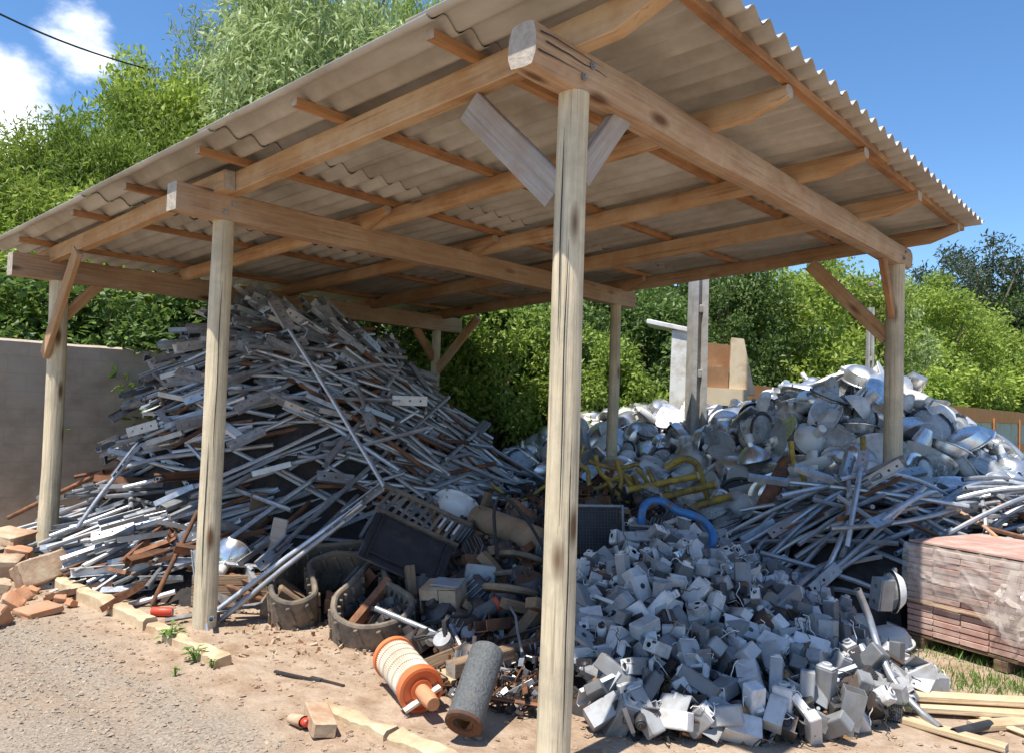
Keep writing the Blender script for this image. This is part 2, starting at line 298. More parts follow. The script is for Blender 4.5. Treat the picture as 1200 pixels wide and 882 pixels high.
# ------------------------------------------------------------------ light
w = bpy.data.worlds.new('World'); sc.world = w; w.use_nodes = True; nt = w.node_tree; N = nt.nodes; L = nt.links
SUN = Vector((-.40, .005, 1)).normalized(); ELEV = math.asin(SUN.z); AZ = math.atan2(SUN.x, SUN.y)
sky = N.new('ShaderNodeTexSky'); sky.sky_type = 'NISHITA'; sky.sun_disc = False; sky.sun_elevation = ELEV; sky.sun_rotation = AZ
sky.ozone_density = 4; sky.air_density = 1.0; sky.dust_density = .25; sky.altitude = 600
bg = N['Background']; bg.inputs['Strength'].default_value = .14
tc = N.new('ShaderNodeTexCoord'); nrm = N.new('ShaderNodeVectorMath'); nrm.operation = 'NORMALIZE'; L.new(tc.outputs['Generated'], nrm.inputs[0])
def cloudmask(dirs, thr, soft, scale, seed):
    mp = N.new('ShaderNodeMapping'); mp.inputs['Location'].default_value = (seed, seed*.7, 0); mp.inputs['Scale'].default_value = (1, 1, 1.7); L.new(nrm.outputs[0], mp.inputs['Vector'])
    n = N.new('ShaderNodeTexNoise'); n.inputs['Scale'].default_value = scale; n.inputs['Detail'].default_value = 9; n.inputs['Roughness'].default_value = .58; L.new(mp.outputs[0], n.inputs['Vector'])
    acc = None
    for d, r0, r1, amp in dirs:     # cumulus banks: a direction in the sky and an angular radius
        dt = N.new('ShaderNodeVectorMath'); dt.operation = 'DOT_PRODUCT'; dt.inputs[1].default_value = d; L.new(nrm.outputs[0], dt.inputs[0])
        mr = N.new('ShaderNodeMapRange'); mr.inputs['From Min'].default_value = math.cos(r1); mr.inputs['From Max'].default_value = math.cos(r0); mr.inputs['To Max'].default_value = amp; L.new(dt.outputs['Value'], mr.inputs['Value'])
        if acc is None: acc = mr.outputs[0]
        else:
            ad = N.new('ShaderNodeMath'); ad.operation = 'MAXIMUM'; L.new(acc, ad.inputs[0]); L.new(mr.outputs[0], ad.inputs[1]); acc = ad.outputs[0]
    sm = N.new('ShaderNodeMath'); sm.operation = 'ADD'; L.new(acc, sm.inputs[0]); L.new(n.outputs['Fac'], sm.inputs[1])
    m2 = N.new('ShaderNodeMapRange'); m2.interpolation_type = 'SMOOTHSTEP'; m2.inputs['From Min'].default_value = thr; m2.inputs['From Max'].default_value = thr+soft; L.new(sm.outputs[0], m2.inputs['Value'])
    return m2.outputs[0], n.outputs['Fac']
def sdir(x, y): return tuple(Vector(ray(x, y)).normalized())
cm, cn = cloudmask([(sdir(-20, 122), .04, .12, .5), (sdir(84, 42), .0, .08, .43), (sdir(1215, 300), .0, .07, .36), (sdir(945, 66), 0, .035, .22), ((.2, -.9, .45), .0, .5, .3), ((-.8, .3, .5), .1, .5, .4)], .79, .24, 5.5, 3.1)
cc = N.new('ShaderNodeValToRGB'); cc.color_ramp.elements[0].position = .35; cc.color_ramp.elements[0].color = (7.2, 7.4, 7.9, 1); cc.color_ramp.elements[1].position = .62; cc.color_ramp.elements[1].color = (10, 10, 10, 1); L.new(cn, cc.inputs['Fac'])
mxs = N.new('ShaderNodeMix'); mxs.data_type = 'RGBA'; L.new(cm, mxs.inputs['Factor']); hs = N.new('ShaderNodeHueSaturation'); hs.inputs['Saturation'].default_value = 1.15; L.new(sky.outputs[0], hs.inputs['Color']); L.new(hs.outputs[0], mxs.inputs[6]); L.new(cc.outputs[0], mxs.inputs[7]); L.new(mxs.outputs[2], bg.inputs['Color'])
sl = bpy.data.lights.new('sun', 'SUN'); sl.energy = 5.0; sl.angle = math.radians(.55); sl.color = (1, .95, .87)
so = bpy.data.objects.new('sun', sl); col.objects.link(so); so.rotation_euler = SUN.to_track_quat('Z', 'Y').to_euler()
sc.view_settings.view_transform = 'Standard'; sc.view_settings.look = 'None'; sc.view_settings.exposure = .55; sc.view_settings.gamma = 1
sc.cycles.max_bounces = 7; sc.cycles.diffuse_bounces = 4; sc.cycles.glossy_bounces = 3; sc.cycles.transparent_max_bounces = 12; sc.cycles.transmission_bounces = 3
sc.cycles.use_denoising = True; sc.cycles.caustics_reflective = False; sc.cycles.caustics_refractive = False
# ------------------------------------------------------------------ ground: red earth, grey gravel in front of the kerb
def gz(x, y):
    z = .018*noise3(x*1.1, y*1.1)+.010*noise3(x*4, y*4, 3)
    for q in (0, 3.046, 6.065): z += .035*math.exp(-(((x)**2+(y-q)**2)/.035))
    if x < -.5: z -= .018*math.exp(-((x+1.0+.05*math.sin(y))/.11)**2)+.015*math.exp(-((x+1.62)/.12)**2)
    if -.2 < x < .9 and .2 < y < 5.2: z += .03*max(0, noise3(x*2.1, y*2.1, 7))
    d = math.hypot(x, y)
    if d > 14: z += (d-14)*.012*(1 if x > 5 else 0)
    return z
def axis(lo, hi, step, far, k):
    a = list(np.arange(lo, hi+1e-6, step)); s = step; x = hi
    up = []
    while x < far: s *= k; x += s; up.append(x)
    s = step; x = lo; dn = []
    while x > -far: s *= k; x -= s; dn.append(x)
    return dn[::-1]+a+up
gx = axis(-2.2, 4.4, .05, 900, 1.22); gy = axis(-3.0, 8.2, .055, 900, 1.22)
mb = MB(); mb.v = [(x, y, gz(x, y)) for x in gx for y in gy]; ny = len(gy)
mb.f = [(i*ny+j, (i+1)*ny+j, (i+1)*ny+j+1, i*ny+j+1) for i in range(len(gx)-1) for j in range(ny-1)]; mb.mi = [0]*len(mb.f)
m = bpy.data.materials.new('ground'); m.use_nodes = True; nt = m.node_tree; N = nt.nodes; L = nt.links; b = N['Principled BSDF']; M['ground'] = m
tc = N.new('ShaderNodeTexCoord')
def nz(scale, det=8, rough=.6):
    n = N.new('ShaderNodeTexNoise'); n.inputs['Scale'].default_value = scale; n.inputs['Detail'].default_value = det; n.inputs['Roughness'].default_value = rough; L.new(tc.outputs['Object'], n.inputs['Vector']); return n.outputs['Fac']
def ramp(f, p0, c0, p1, c1):
    c = N.new('ShaderNodeValToRGB'); c.color_ramp.elements[0].position = p0; c.color_ramp.elements[0].color = (*c0, 1); c.color_ramp.elements[1].position = p1; c.color_ramp.elements[1].color = (*c1, 1); L.new(f, c.inputs['Fac']); return c.outputs['Color']
def mix(f, a, c):
    x = N.new('ShaderNodeMix'); x.data_type = 'RGBA'; L.new(f, x.inputs['Factor']); L.new(a, x.inputs[6]); L.new(c, x.inputs[7]); return x.outputs[2]
def mth(op, a, c):
    x = N.new('ShaderNodeMath'); x.operation = op
    for i, q in enumerate((a, c)):
        if isinstance(q, (int, float)): x.inputs[i].default_value = q
        else: L.new(q, x.inputs[i])
    return x.outputs[0]
soil = ramp(nz(7), .32, (.27, .18, .115), .68, (.46, .345, .245))
soil = mix(ramp(nz(1.7), .45, (0, 0, 0), .62, (.6, .6, .6)), soil, ramp(nz(30), .3, (.36, .285, .21), .7, (.52, .42, .32)))
grav = ramp(nz(60, 4), .3, (.175, .14, .105), .7, (.41, .345, .27))
sep = N.new('ShaderNodeSeparateXYZ'); L.new(tc.outputs['Object'], sep.inputs[0])
gm = mth('ADD', mth('MULTIPLY', sep.outputs['X'], -1.6), mth('MULTIPLY', nz(1.6), 1.5))
gmr = N.new('ShaderNodeMapRange'); gmr.inputs['From Min'].default_value = 1.45; gmr.inputs['From Max'].default_value = 2.1; L.new(gm, gmr.inputs['Value'])
grav = mix(ramp(nz(1.1), .48, (0, 0, 0), .66, (.75, .75, .75)), grav, ramp(nz(38, 5), .3, (.24, .165, .11), .7, (.42, .315, .22)))
base = mix(gmr.outputs[0], soil, grav)
dd = N.new('ShaderNodeMapRange'); dd.inputs['From Min'].default_value = 7.; dd.inputs['From Max'].default_value = 13; L.new(sep.outputs['X'], dd.inputs['Value'])
base = mix(dd.outputs[0], base, ramp(nz(3), .35, (.05, .085, .02), .65, (.13, .15, .05)))
L.new(base, b.inputs['Base Color']); b.inputs['Roughness'].default_value = .95; b.inputs['Specular IOR Level'].default_value = .2
bp = N.new('ShaderNodeBump'); bp.inputs['Strength'].default_value = .7; bp.inputs['Distance'].default_value = .02; L.new(mth('ADD', nz(45, 6), mth('MULTIPLY', nz(9), 1.5)), bp.inputs['Height']); L.new(bp.outputs[0], b.inputs['Normal'])
tag(obj('ground', mb, 'ground', smooth=True, ang=3), kind='structure')
# loose stones: one object per kind of stone, nobody could count them
def stones(name, matname, n, posf, smin, smax):
    mb = MB(); tpl = []
    for q in range(6):
        vs = []; 
        for p in [(0, 0, 1), (0, 0, -.6)]+[(math.cos(a+q), math.sin(a+q), .15*math.sin(a*3+q)) for a in np.arange(0, 2*PI, 2*PI/6)]+[(.62*math.cos(a+.5+q), .62*math.sin(a+.5+q), .7) for a in np.arange(0, 2*PI, 2*PI/6)]:
            f = random.uniform(.75, 1.2); vs.append((p[0]*f, p[1]*f, p[2]*f*.7))
        fs = [(2+i, 2+(i+1) % 6, 8+(i+1) % 6, 8+i) for i in range(6)]+[(8+i, 8+(i+1) % 6, 0) for i in range(6)]+[(2+(i+1) % 6, 2+i, 1) for i in range(6)]
        tpl.append((vs, fs))
    for i in range(n):
        x, y = posf(); s = smin+(smax-smin)*random.random()**3; vs, fs = tpl[i % 6]
        mb.add(vs, fs, TM((x, y, gz(x, y)+s*.15), random.uniform(-.4, .4), random.uniform(-.4, .4), random.uniform(0, 6.3)) @ Matrix.Diagonal((s, s*random.uniform(.6, 1), s*random.uniform(.6, 1), 1)))
    me = mb.mesh(name, matname, False); return tag(link(name, me), kind='stuff')
def gravel_pos():
    while True:
        x = random.uniform(-2.0, -.35); y = random.uniform(-.2, 7)
        if x < -.7+.25*noise3(y*1.5, 2) or random.random() < .10: return x, y
tag(stones('gravel', 'gravel_stone', 9000, gravel_pos, .006, .017), 'loose grey gravel covering the yard in the foreground', 'gravel')
def dirt_pos():
    while True:
        x = random.uniform(-.75, 2.2); y = random.uniform(-2.0, 5.2)
        if y > -.2 and x > .75: continue
        return x, y
tag(stones('dirt_clods', 'dirt_clod', 3600, dirt_pos, .003, .022), 'loose clods of red brown earth beside the kerb', 'earth')
# kerb: three lengths of worn concrete edging sunk in the earth
def kerb(name, p0, p1, h):
    mb = MB(); n = 26; ring = []; p0, p1 = Vector(p0), Vector(p1); d = (p1-p0); ln = d.length
    vs = []
    for i in range(n+1):
        t = i/n*ln
        for (y, z) in ((-.055, -.1), (-.05, h*.8), (-.035, h), (.035, h), (.05, h*.75), (.055, -.1)):
            e = .018*noise3(t*6, y*30, p0.y)+.008*noise3(t*18, y*50); vs.append((t, y+e, z+(e*.9 if z > 0 else 0)))
    fs = [(i*6+j, (i+1)*6+j, (i+1)*6+j+1, i*6+j+1) for i in range(n) for j in range(5)]
    mb.add(vs, fs); mb.add(vs[:6], [tuple(range(6))]); mb.add(vs[-6:], [tuple(range(5, -1, -1))])
    return tag(obj(name, mb, 'kerb_concrete', None, frame(p0, p1), ang=.6), kind='structure')
kerb('kerb', (-.235, 5.0, 0), (-.255, 3.3, 0), .085)
kerb('kerb', (-.25, 3.27, -.01), (-.275, 2.28, -.01), .07)
kerb('kerb', (-.25, 1.32, -.03), (-.235, .80, -.035), .075)
kerb('kerb', (-.23, .77, -.03), (-.215, .2, -.04), .075)
# ------------------------------------------------------------------ shed
shed = thing('timber_shed', 'open timber pole shed with a sloping corrugated roof over the scrap heaps', 'shed')
UB, UA, LV, SL, ZC = 3.0461, 6.0649, 4.9231, .0612, 3.023
def post(v, u, ztop, r, bend, lean=(0, 0)):
    mb = MB(); n = 30; k = 18; vs = []; sd = random.random()*40
    z0 = -.15
    for i in range(n+1):
        z = z0+(ztop-z0)*i/n; rr = r*(1.06-.12*i/n)
        ox = bend*math.sin(PI*i/n)+.006*noise3(z*1.2, sd)+lean[0]*(z-ztop); oy = .006*noise3(z*1.2, sd+5)+lean[1]*(z-ztop)
        for j in range(k):
            a = 2*PI*j/k; q = rr*(1+.035*noise3(math.cos(a)*1.2+sd, math.sin(a)*1.2, z*.8)+.012*noise3(j*2.3, z*2, sd))
            if j in (4, 13): q *= .985
            vs.append((q*math.cos(a)+ox, q*math.sin(a)+oy, z))
    mb.add(vs, [(i*k+j, i*k+(j+1) % k, (i+1)*k+(j+1) % k, (i+1)*k+j) for i in range(n) for j in range(k)]); mb.add(vs[-k:], [tuple(range(k))], mi=1)
    # x of the object runs along the grain
    Mx = Matrix.Translation((v, u, 0)) @ Matrix(((0, 1, 0, 0), (0, 0, 1, 0), (1, 0, 0, 0), (0, 0, 0, 1)))
    inv = Matrix(((0, 0, 1, 0), (1, 0, 0, 0), (0, 1, 0, 0), (0, 0, 0, 1)))
    mb.v = [tuple(inv @ Vector(p)) for p in mb.v]
    o = obj('post', mb, ['weathered_post', 'end_grain'], shed, Mx, ang=.9)
    # a dark shrinkage crack running down the face
    return o
zt = lambda u: ZC-SL*u
posts = [post(0, 0, zt(0), .073, .01), post(0, UB, zt(UB), .076, 0), post(0, UA, zt(UA), .085, .02, (0, .012)), post(LV, 0, zt(0), .082, 0), post(LV, UB, zt(UB), .066, 0), post(LV, UA, zt(UA), .066, 0)]
def crack(p, z0, z1, ang):
    pts = [(0, 0, z0+(z1-z0)*i/14) for i in range(15)]; mb = MB()
    vs = []
    for i, (x, y, z) in enumerate(pts):
        a = ang+.10*noise3(z*2.3, ang); r = .0765; w_ = .0028*(1-abs(i/7-1)**3)+.0005
        for sg in (-1, 1): vs.append(((r)*math.cos(a+sg*w_/r), r*math.sin(a+sg*w_/r), z))
    mb.add(vs, [(2*i, 2*i+1, 2*i+3, 2*i+2) for i in range(14)])
    inv = Matrix(((0, 0, 1, 0), (1, 0, 0, 0), (0, 1, 0, 0), (0, 0, 0, 1))); mb.v = [tuple(inv @ Vector(q)) for q in mb.v]
    obj('shrinkage_crack', mb, 'wire_black', p)
BH = .19
for q_, (a_, b_, c_) in ((0, (1.1, 2.35, 3.75)), (0, (.2, 1.5, 4.4)), (0, (1.9, 2.85, 3.3)), (1, (.3, 1.3, 3.8)), (1, (1.2, 2.4, 4.3)), (2, (.8, 2.2, 4.0)), (3, (1.2, 2.6, 3.9)), (3, (.9, 1.9, 4.5))): crack(posts[q_], a_, b_, c_)
wood('beam', (-.42, UA, zt(UA)+.105), (5.36, UA, zt(UA)+.105), .14, .21, 'beam_wood', shed, nseg=30, wob=.008)
wood('beam', (-.38, UB, zt(UB)+.095), (5.25, UB, zt(UB)+.095), .13, .19, 'beam_wood', shed, nseg=30, wob=.006)
wood('beam', (-.36, 0, zt(0)+.095), (5.18, 0, zt(0)+.095), .155, .195, 'beam_wood', shed, nseg=30, wob=.010, rnd=.36)
for (v0_, v1_, z_, y_) in ((-.34, .12, .05, -.079), (-.35, -.02, -.03, -.0795), (-.30, .35, .015, -.0795)):
    mb = MB(); n_ = 12; vs_q = []
    for i in range(n_+1):
        t_ = i/n_; w_ = .0035*(1-t_)+.0006; x_ = v0_+(v1_-v0_)*t_; zz = z_+.012*noise3(x_*7, z_*40); vs_q += [(x_, y_, zz-w_), (x_, y_, zz+w_)]
    mb.add(vs_q, [(2*i, 2*i+2, 2*i+3, 2*i+1) for i in range(n_)]); obj('shrinkage_crack', mb, 'wire_black', shed, Matrix.Translation((0, 0, zt(0)+.095)))
for (v_, u_) in ((0, 0), (0, UB), (0, UA), (LV, 0)):       # bolts through post tops
    for k_ in (0, 1):
        mb = MB(); mb.lathe([(0, .012), (.010, .012), (.010, .004), (.018, .004), (.018, 0), (0, 0)], 8, TM((v_+(.03 if k_ else -.03), u_-.082, zt(u_)+.05+.07*k_), PI/2)); obj('bolt', mb, 'dull_galvanised', shed)
RB = .165
def rafter(v0, v1, u0, u1, rnd, t0=1, t1=1, wd=.085, ht=.135):
    z = lambda u: zt(u)+RB+ht/2
    wood('rafter', (v0, u0, z(u0)), (v1, u1, z(u1)), wd, ht, 'log_wood', shed, nseg=16, wob=.012 if rnd else .005, taper0=t0, taper1=t1, rnd=rnd)
for i in range(5):
    v = -.051+1.2626*i; rn = .75 if i in (1, 2, 4) else 0
    rafter(v-.02, v-.03, 6.5, 2.85 if i == 0 else 2.7, rn, .7, .45 if rn else 1)
    rafter(v+.07, v+.0, 3.22 if i == 0 else 3.3, -.5, rn, .5 if rn else 1, .5, .09, .14)
PZ = RB+.135
for u in (-.49, .55, 1.64, 2.71, 3.78, 4.75, 6.0):
    wood('purlin', (-.385, u, zt(u)+PZ+.024), (2.9, u+.01, zt(u)+PZ+.024), .055, .046, 'lath_wood', shed, nseg=14, wob=.004, bev=.003)
    wood('purlin', (2.6, u+.058, zt(u)+PZ+.024), (5.3, u+.04, zt(u)+PZ+.024), .055, .046, 'lath_wood', shed, nseg=14, wob=.004, bev=.003)
# braces
def brace(p0, p1, w_, h_, mt='old_timber', up=(0, 0, 1)): wood('brace', p0, p1, w_, h_, mt, shed, up=up, wob=.004)
brace((0.0, .07, 2.58), (-.02, .62, 3.10), .05, .16, 'grey_plank')
brace((.06, 0, 2.66), (.40, .0, 3.05), .05, .12, 'grey_plank')
brace((-.09, UA-.0, 1.95), (-.10, UA-.70, 2.86), .05, .13, 'log_wood')
brace((.06, UA, 2.32), (.36, UA, 2.67), .05, .10, 'log_wood')
brace((LV, .06, 2.35), (LV, .78, 3.10), .055, .13, 'log_wood')
brace((LV-.07, 0, 2.55), (LV-.4, 0, 3.04), .05, .10, 'lath_wood')
brace((LV, UA-.05, 2.1), (LV, UA-.8, 2.79), .05, .12, 'log_wood')
brace((LV-.05, UA, 2.25), (LV-.4, UA, 2.66), .05, .11, 'lath_wood')
# roof sheets: fibre cement, 177 mm waves running down the slope, lapped like tiles
TILT = math.atan(SL)
def sheet(v0, v1, u0, u1, lift):
    mb = MB(); pitch = .1745; n = int((v1-v0)/pitch*10); nu = 5; vs = []; A = .027
    for k, dz in ((0, 0), (1, .007)):
        for a in range(nu+1):
            u = u0+(u1-u0)*a/nu
            for i in range(n+1):
                v = v0+(v1-v0)*i/n
                z = A*math.cos(2*PI*(v-.514)/pitch)+dz+zt(u)+PZ+.047+A+lift*(1-2*a/nu)+.004*noise3(v*.7, u*.7, 4)
                vs.append((v, u, z))
    w_ = n+1; o_ = w_*(nu+1)
    fs = [(a*w_+i, a*w_+i+1, (a+1)*w_+i+1, (a+1)*w_+i) for a in range(nu) for i in range(n)]
    fs += [tuple(q+o_ for q in reversed(f)) for f in fs]
    for i in range(n): fs += [(i, o_+i, o_+i+1, i+1), (nu*w_+i, nu*w_+i+1, o_+nu*w_+i+1, o_+nu*w_+i)]
    for a in range(nu): fs += [(a*w_, (a+1)*w_, o_+(a+1)*w_, o_+a*w_), (a*w_+n, o_+a*w_+n, o_+(a+1)*w_+n, (a+1)*w_+n)]
    mb.add(vs, fs); c = Vector(((v0+v1)/2, (u0+u1)/2, 3.3)); mb.v = [tuple(Vector(q)-c) for q in mb.v]
    obj('roof_sheet', mb, 'fibre_cement', shed, Matrix.Translation(c), ang=1.0)
rows = [(-.615, .62), (.48, 2.54), (2.42, 4.46), (4.34, 6.78)]
for r_, (u0, u1) in enumerate(rows):
    for c_ in range(6):
        v0 = -.476+c_*1.047; v1 = min(v0+1.047+.09, 5.42)
        if v1-v0 < .3: continue
        sheet(v0, v1, u0, u1, -.009+.002*(c_ % 2))
# ------------------------------------------------------------------ walls and far things
def wall_along(name, label, v0, v1, u, h, mt, t=.16, top=.02):
    mb = MB(); n = int((v1-v0)/.25)+1; vs = []
    for i in range(n+1):
        v = v0+(v1-v0)*i/n; hh = h+top*noise3(v*1.7, 3)
        vs += [(v, 0, -.2), (v, 0, hh*.5), (v, .012*noise3(v*2, 1), hh-.03), (v, t*.5, hh), (v, t, hh-.02), (v, t, -.2)]
    mb.add(vs, [(i*6+j, (i+1)*6+j, (i+1)*6+j+1, i*6+j+1) for i in range(n) for j in range(5)]); mb.add(vs[:6], [tuple(range(6))]); mb.add(vs[-6:], [tuple(range(5, -1, -1))])
    return obj(name, mb, mt, None, Matrix.Translation((0, u, 0)), ang=.5)
lw = wall_along('plastered_wall', '', -1.5, 7.5, 8.05, 2.19, 'plaster_wall')
tag(lw, 'rough grey brown plastered wall in shade behind the pipe heap', 'wall')
# brick boundary wall far right: columns, capping courses and rendered panels
bw = thing('brick_wall', 'orange brick boundary wall with rendered panels beyond the lamp heap', 'wall')
mb = MB(); mb.box((52, .14, .52), TM((37, 4.62, 1.95))); obj('brick_capping', mb, 'orange_brick', bw)
mb = MB(); mb.box((52, .10, 1.0), TM((37, 4.66, 1.19))); obj('rendered_panel', mb, 'rendered_panel', bw)
mb = MB(); mb.box((52, .16, .72), TM((37, 4.63, .33))); obj('brick_base', mb, 'orange_brick', bw)
for i in range(9):
    mb = MB(); mb.box((.3, .22, 2.0), TM((11.3+i*6.0, 4.62, .85))); obj('brick_column', mb, 'orange_brick', bw)
# concrete electricity pole with a recessed web
def hpole(name, label, x, depth, wd, zt_, mt='concrete'):
    px, py = atd(x, depth); t = thing(name, label, 'pole', TM((px, py, 0), 0, 0, math.atan2(CAM[1]-py, CAM[0]-px)+.35))
    mb = MB(); k = wd/2
    prof = lambda s: [(-k*s, -k*.8*s), (k*s, -k*.8*s), (k*s, -k*.3*s), (k*.45*s, -k*.22*s), (k*.45*s, k*.22*s), (k*s, k*.3*s), (k*s, k*.8*s), (-k*s, k*.8*s), (-k*s, k*.3*s), (-k*.45*s, k*.22*s), (-k*.45*s, -k*.22*s), (-k*s, -k*.3*s)]
    vs = []; n = 10
    for i in range(n+1):
        s = 1-.3*i/n; vs += [(a, b, -.1+zt_*i/n) for a, b in prof(s)]
    mb.add(vs, [(i*12+j, i*12+(j+1) % 12, (i+1)*12+(j+1) % 12, (i+1)*12+j) for i in range(n) for j in range(12)]); mb.add(vs[-12:], [tuple(range(12))])
    obj('shaft', mb, mt, t, ang=.4)
    for i in range(9):
        mb = MB(); mb.box((k*1.72*(1-.03*i), k*.62, .10), TM((0, 0, .5+i*.8)), bev=.01); obj('web_bridge', mb, mt, t)
hpole('concrete_pole', 'tall grey concrete electricity pole standing among the lamps, nearest of the two', 816, 9.9, .26, 8)
hpole('concrete_pole', 'thin distant concrete pole in front of the pale bushes', 1019, 17, .2, 4.1)
# steel hopper: cream body open to the front with a flap
hx, hy = atd(822, 11.4); hp = thing('steel_hopper', 'rusty cream steel hopper with a raised flap behind the lamp heap', 'hopper', TM((hx, hy, 0), 0, 0, math.atan2(CAM[1]-hy, CAM[0]-hx)))
# local: x towards the camera, y to the right of the picture negative
def slab(name, pts, t, mt):      # quad extruded along x
    mb = MB(); vs = [(p[0], p[1], p[2]) for p in pts]+[(p[0]-t, p[1], p[2]) for p in pts]; n = len(pts)
    mb.add(vs, [tuple(range(n)), tuple(range(2*n-1, n-1, -1))]+[(i, n+i, n+(i+1) % n, (i+1) % n) for i in range(n)]); return obj(name, mb, mt, hp)
slab('side_panel', [(0, -.46, 0.6), (0, -.20, .6), (0, -.18, 2.78), (0, -.43, 2.80)], .7, 'white_paint')
slab('back_panel', [(-.35, -.17, 2.2), (-.35, .40, 2.2), (-.35, .42, 2.62), (-.35, -.12, 2.68)], .04, 'shaded_brown_steel')
slab('side_panel', [(.05, .38, 1.9), (.05, .74, 1.9), (.05, .57, 2.68), (.05, .40, 2.70)], .6, 'cream_steel')
slab('lower_panel', [(.02, -.2, 1.98), (.02, .375, 1.98), (.02, .375, 2.28), (.02, -.2, 2.28)], .35, 'shaded_brown_steel')
slab('sill', [(.12, -.17, 1.75), (.12, .66, 1.73), (.12, .62, 1.97), (.12, -.17, 2.0)], .5, 'cream_steel')
slab('base', [(.0, -.45, -.1), (.0, .75, -.1), (.0, .75, 1.72), (.0, -.17, 1.72), (.0, -.17, .59), (.0, -.45, .59)], .8, 'white_paint')
mb = MB(); mb.box((.5, .62, .07), TM((-.2, -.49, 2.86), -.2), bev=.01); obj('flap', mb, 'white_paint', hp)
# overhead cable
p0 = atu(-260, -130, 9.0); p1 = atu(175, 82, 13.5); pts = [p0.lerp(p1, i/16)-Vector((0, 0, .25*math.sin(PI*i/16))) for i in range(17)]
mb = MB(); mb.tube(pts, .016, 6); tag(obj('overhead_cable', mb, 'wire_black'), 'black overhead cable crossing the blue sky at upper left', 'cable')
# ------------------------------------------------------------------ trees
def leaf_cloud(mb, c, R, n, lw, ll, droop, up=.5):
    for i in range(n):
        d = Vector(rng.normal(size=3)); d.normalize(); p = Vector(c)+d*R*(random.random()**.45)
        a = Vector(rng.normal(size=3))+Vector((0, 0, -droop)); a += d*.8; a.normalize()
        nn = (Vector((0, 0, up))+d*.5+Vector(rng.normal(size=3))*.55).normalized(); b_ = nn.cross(a)
        if b_.length < .1: continue
        b_.normalize(); s = random.uniform(.7, 1.25); q = a*ll*s; w_ = b_*lw*s*.5; bend = nn*ll*s*.12
        mb.add([p, p+q*.5+w_+bend, p+q, p+q*.5-w_+bend], [(0, 1, 2, 3)])
def crown(seed, w_, h, nclump, nleaf, lw, ll, droop=0., rc=.38, z0=0.):
    """leaf clumps at the ends of limbs inside an uneven envelope; returns crown and limb builders"""
    random.seed(seed); mb = MB(); lb = MB(); k = 0
    lobes = [(random.uniform(0, 6.28), random.uniform(.25, .95), random.uniform(.75, 1.15)) for _ in range(9)]
    while k < nclump:
        d = Vector(rng.normal(size=3)); d.normalize()
        if d.z < -.45: continue
        q = 1+.38*noise3(d.x*1.7+seed, d.y*1.7, d.z*1.7); rr = random.uniform(.5, 1.)**.6*q
        c = Vector((d.x*w_*.5*rr, d.y*w_*.5*rr, z0+h*.5+d.z*h*.5*rr)); k += 1
        leaf_cloud(mb, c, rc*random.uniform(.7, 1.35), nleaf, lw, ll, droop)
        if k % 4 == 0:
            p0 = Vector((0, 0, z0*.9+h*.12)); m_ = p0.lerp(c, .5)+Vector((0, 0, .12*h*random.random())); lb.tube([p0, m_, c], [.05*w_/3, .03*w_/3, .008], 5, caps=False)
    return mb, lb
CR = {}
for key, args in {
    'bushy': (3, 3.4, 3.4, 105, 150, .06, .12, .1, .34), 'feather': (4, 4.0, 4.4, 130, 200, .036, .15, .25, .40),
    'willow': (5, 5.0, 5.6, 210, 130, .042, .22, .9, .55), 'shrub': (6, 2.6, 2.6, 100, 110, .055, .10, .1, .30),
    'dense': (7, 4.2, 4.6, 140, 190, .065, .125, .1, .40), 'gum': (8, 4.0, 5.0, 80, 70, .06, .2, .7, .36)}.items():
    c_, l_ = crown(*args); CR[key] = {'limb': l_.mesh('limbs', 'bark'), 'c': c_, 'm': {}}
def crown_mesh(key, mt):
    d = CR[key]
    if mt not in d['m']: d['m'][mt] = d['c'].mesh('crown', mt, False)
    return d['m'][mt]
def tree(x, depth, ytop, key, mt, label, cat='tree', wide=1., base_z=0., trunk=.3):
    px, py = atd(x, depth); hor = 477.4+.0343*(x-600); ztop = 1.605+(hor-ytop)/F_PX*depth
    hh = {'bushy': 3.4, 'feather': 4.4, 'willow': 5.6, 'shrub': 2.6, 'dense': 4.6, 'gum': 5.0}[key]*1.04
    z0 = trunk*ztop; s = (ztop-z0)/hh
    name = {'tree': 'leafy_tree', 'bush': 'leafy_bush', 'gum tree': 'gum_tree'}[cat]
    t = thing(name, label, cat, TM((px, py, 0), 0, 0, random.uniform(0, 6.3)))
    link('crown', crown_mesh(key, mt), t, Matrix.Translation((0, 0, z0)) @ Matrix.Diagonal((s*wide, s*wide, s, 1)))
    link('limbs', CR[key]['limb'], t, Matrix.Translation((0, 0, z0)) @ Matrix.Diagonal((s*wide, s*wide, s, 1)))
    mb = MB(); zt_ = z0+.45*s*hh; mb.tube([(0, 0, -.1), (.03, .02, z0*.5), (0, .05, z0+.1*s), (.05, 0, zt_)], [.045*ztop*.5, .036*ztop*.5, .03*ztop*.5, .012*ztop*.5], 8); obj('trunk', mb, 'bark', t)
    return t
random.seed(31)
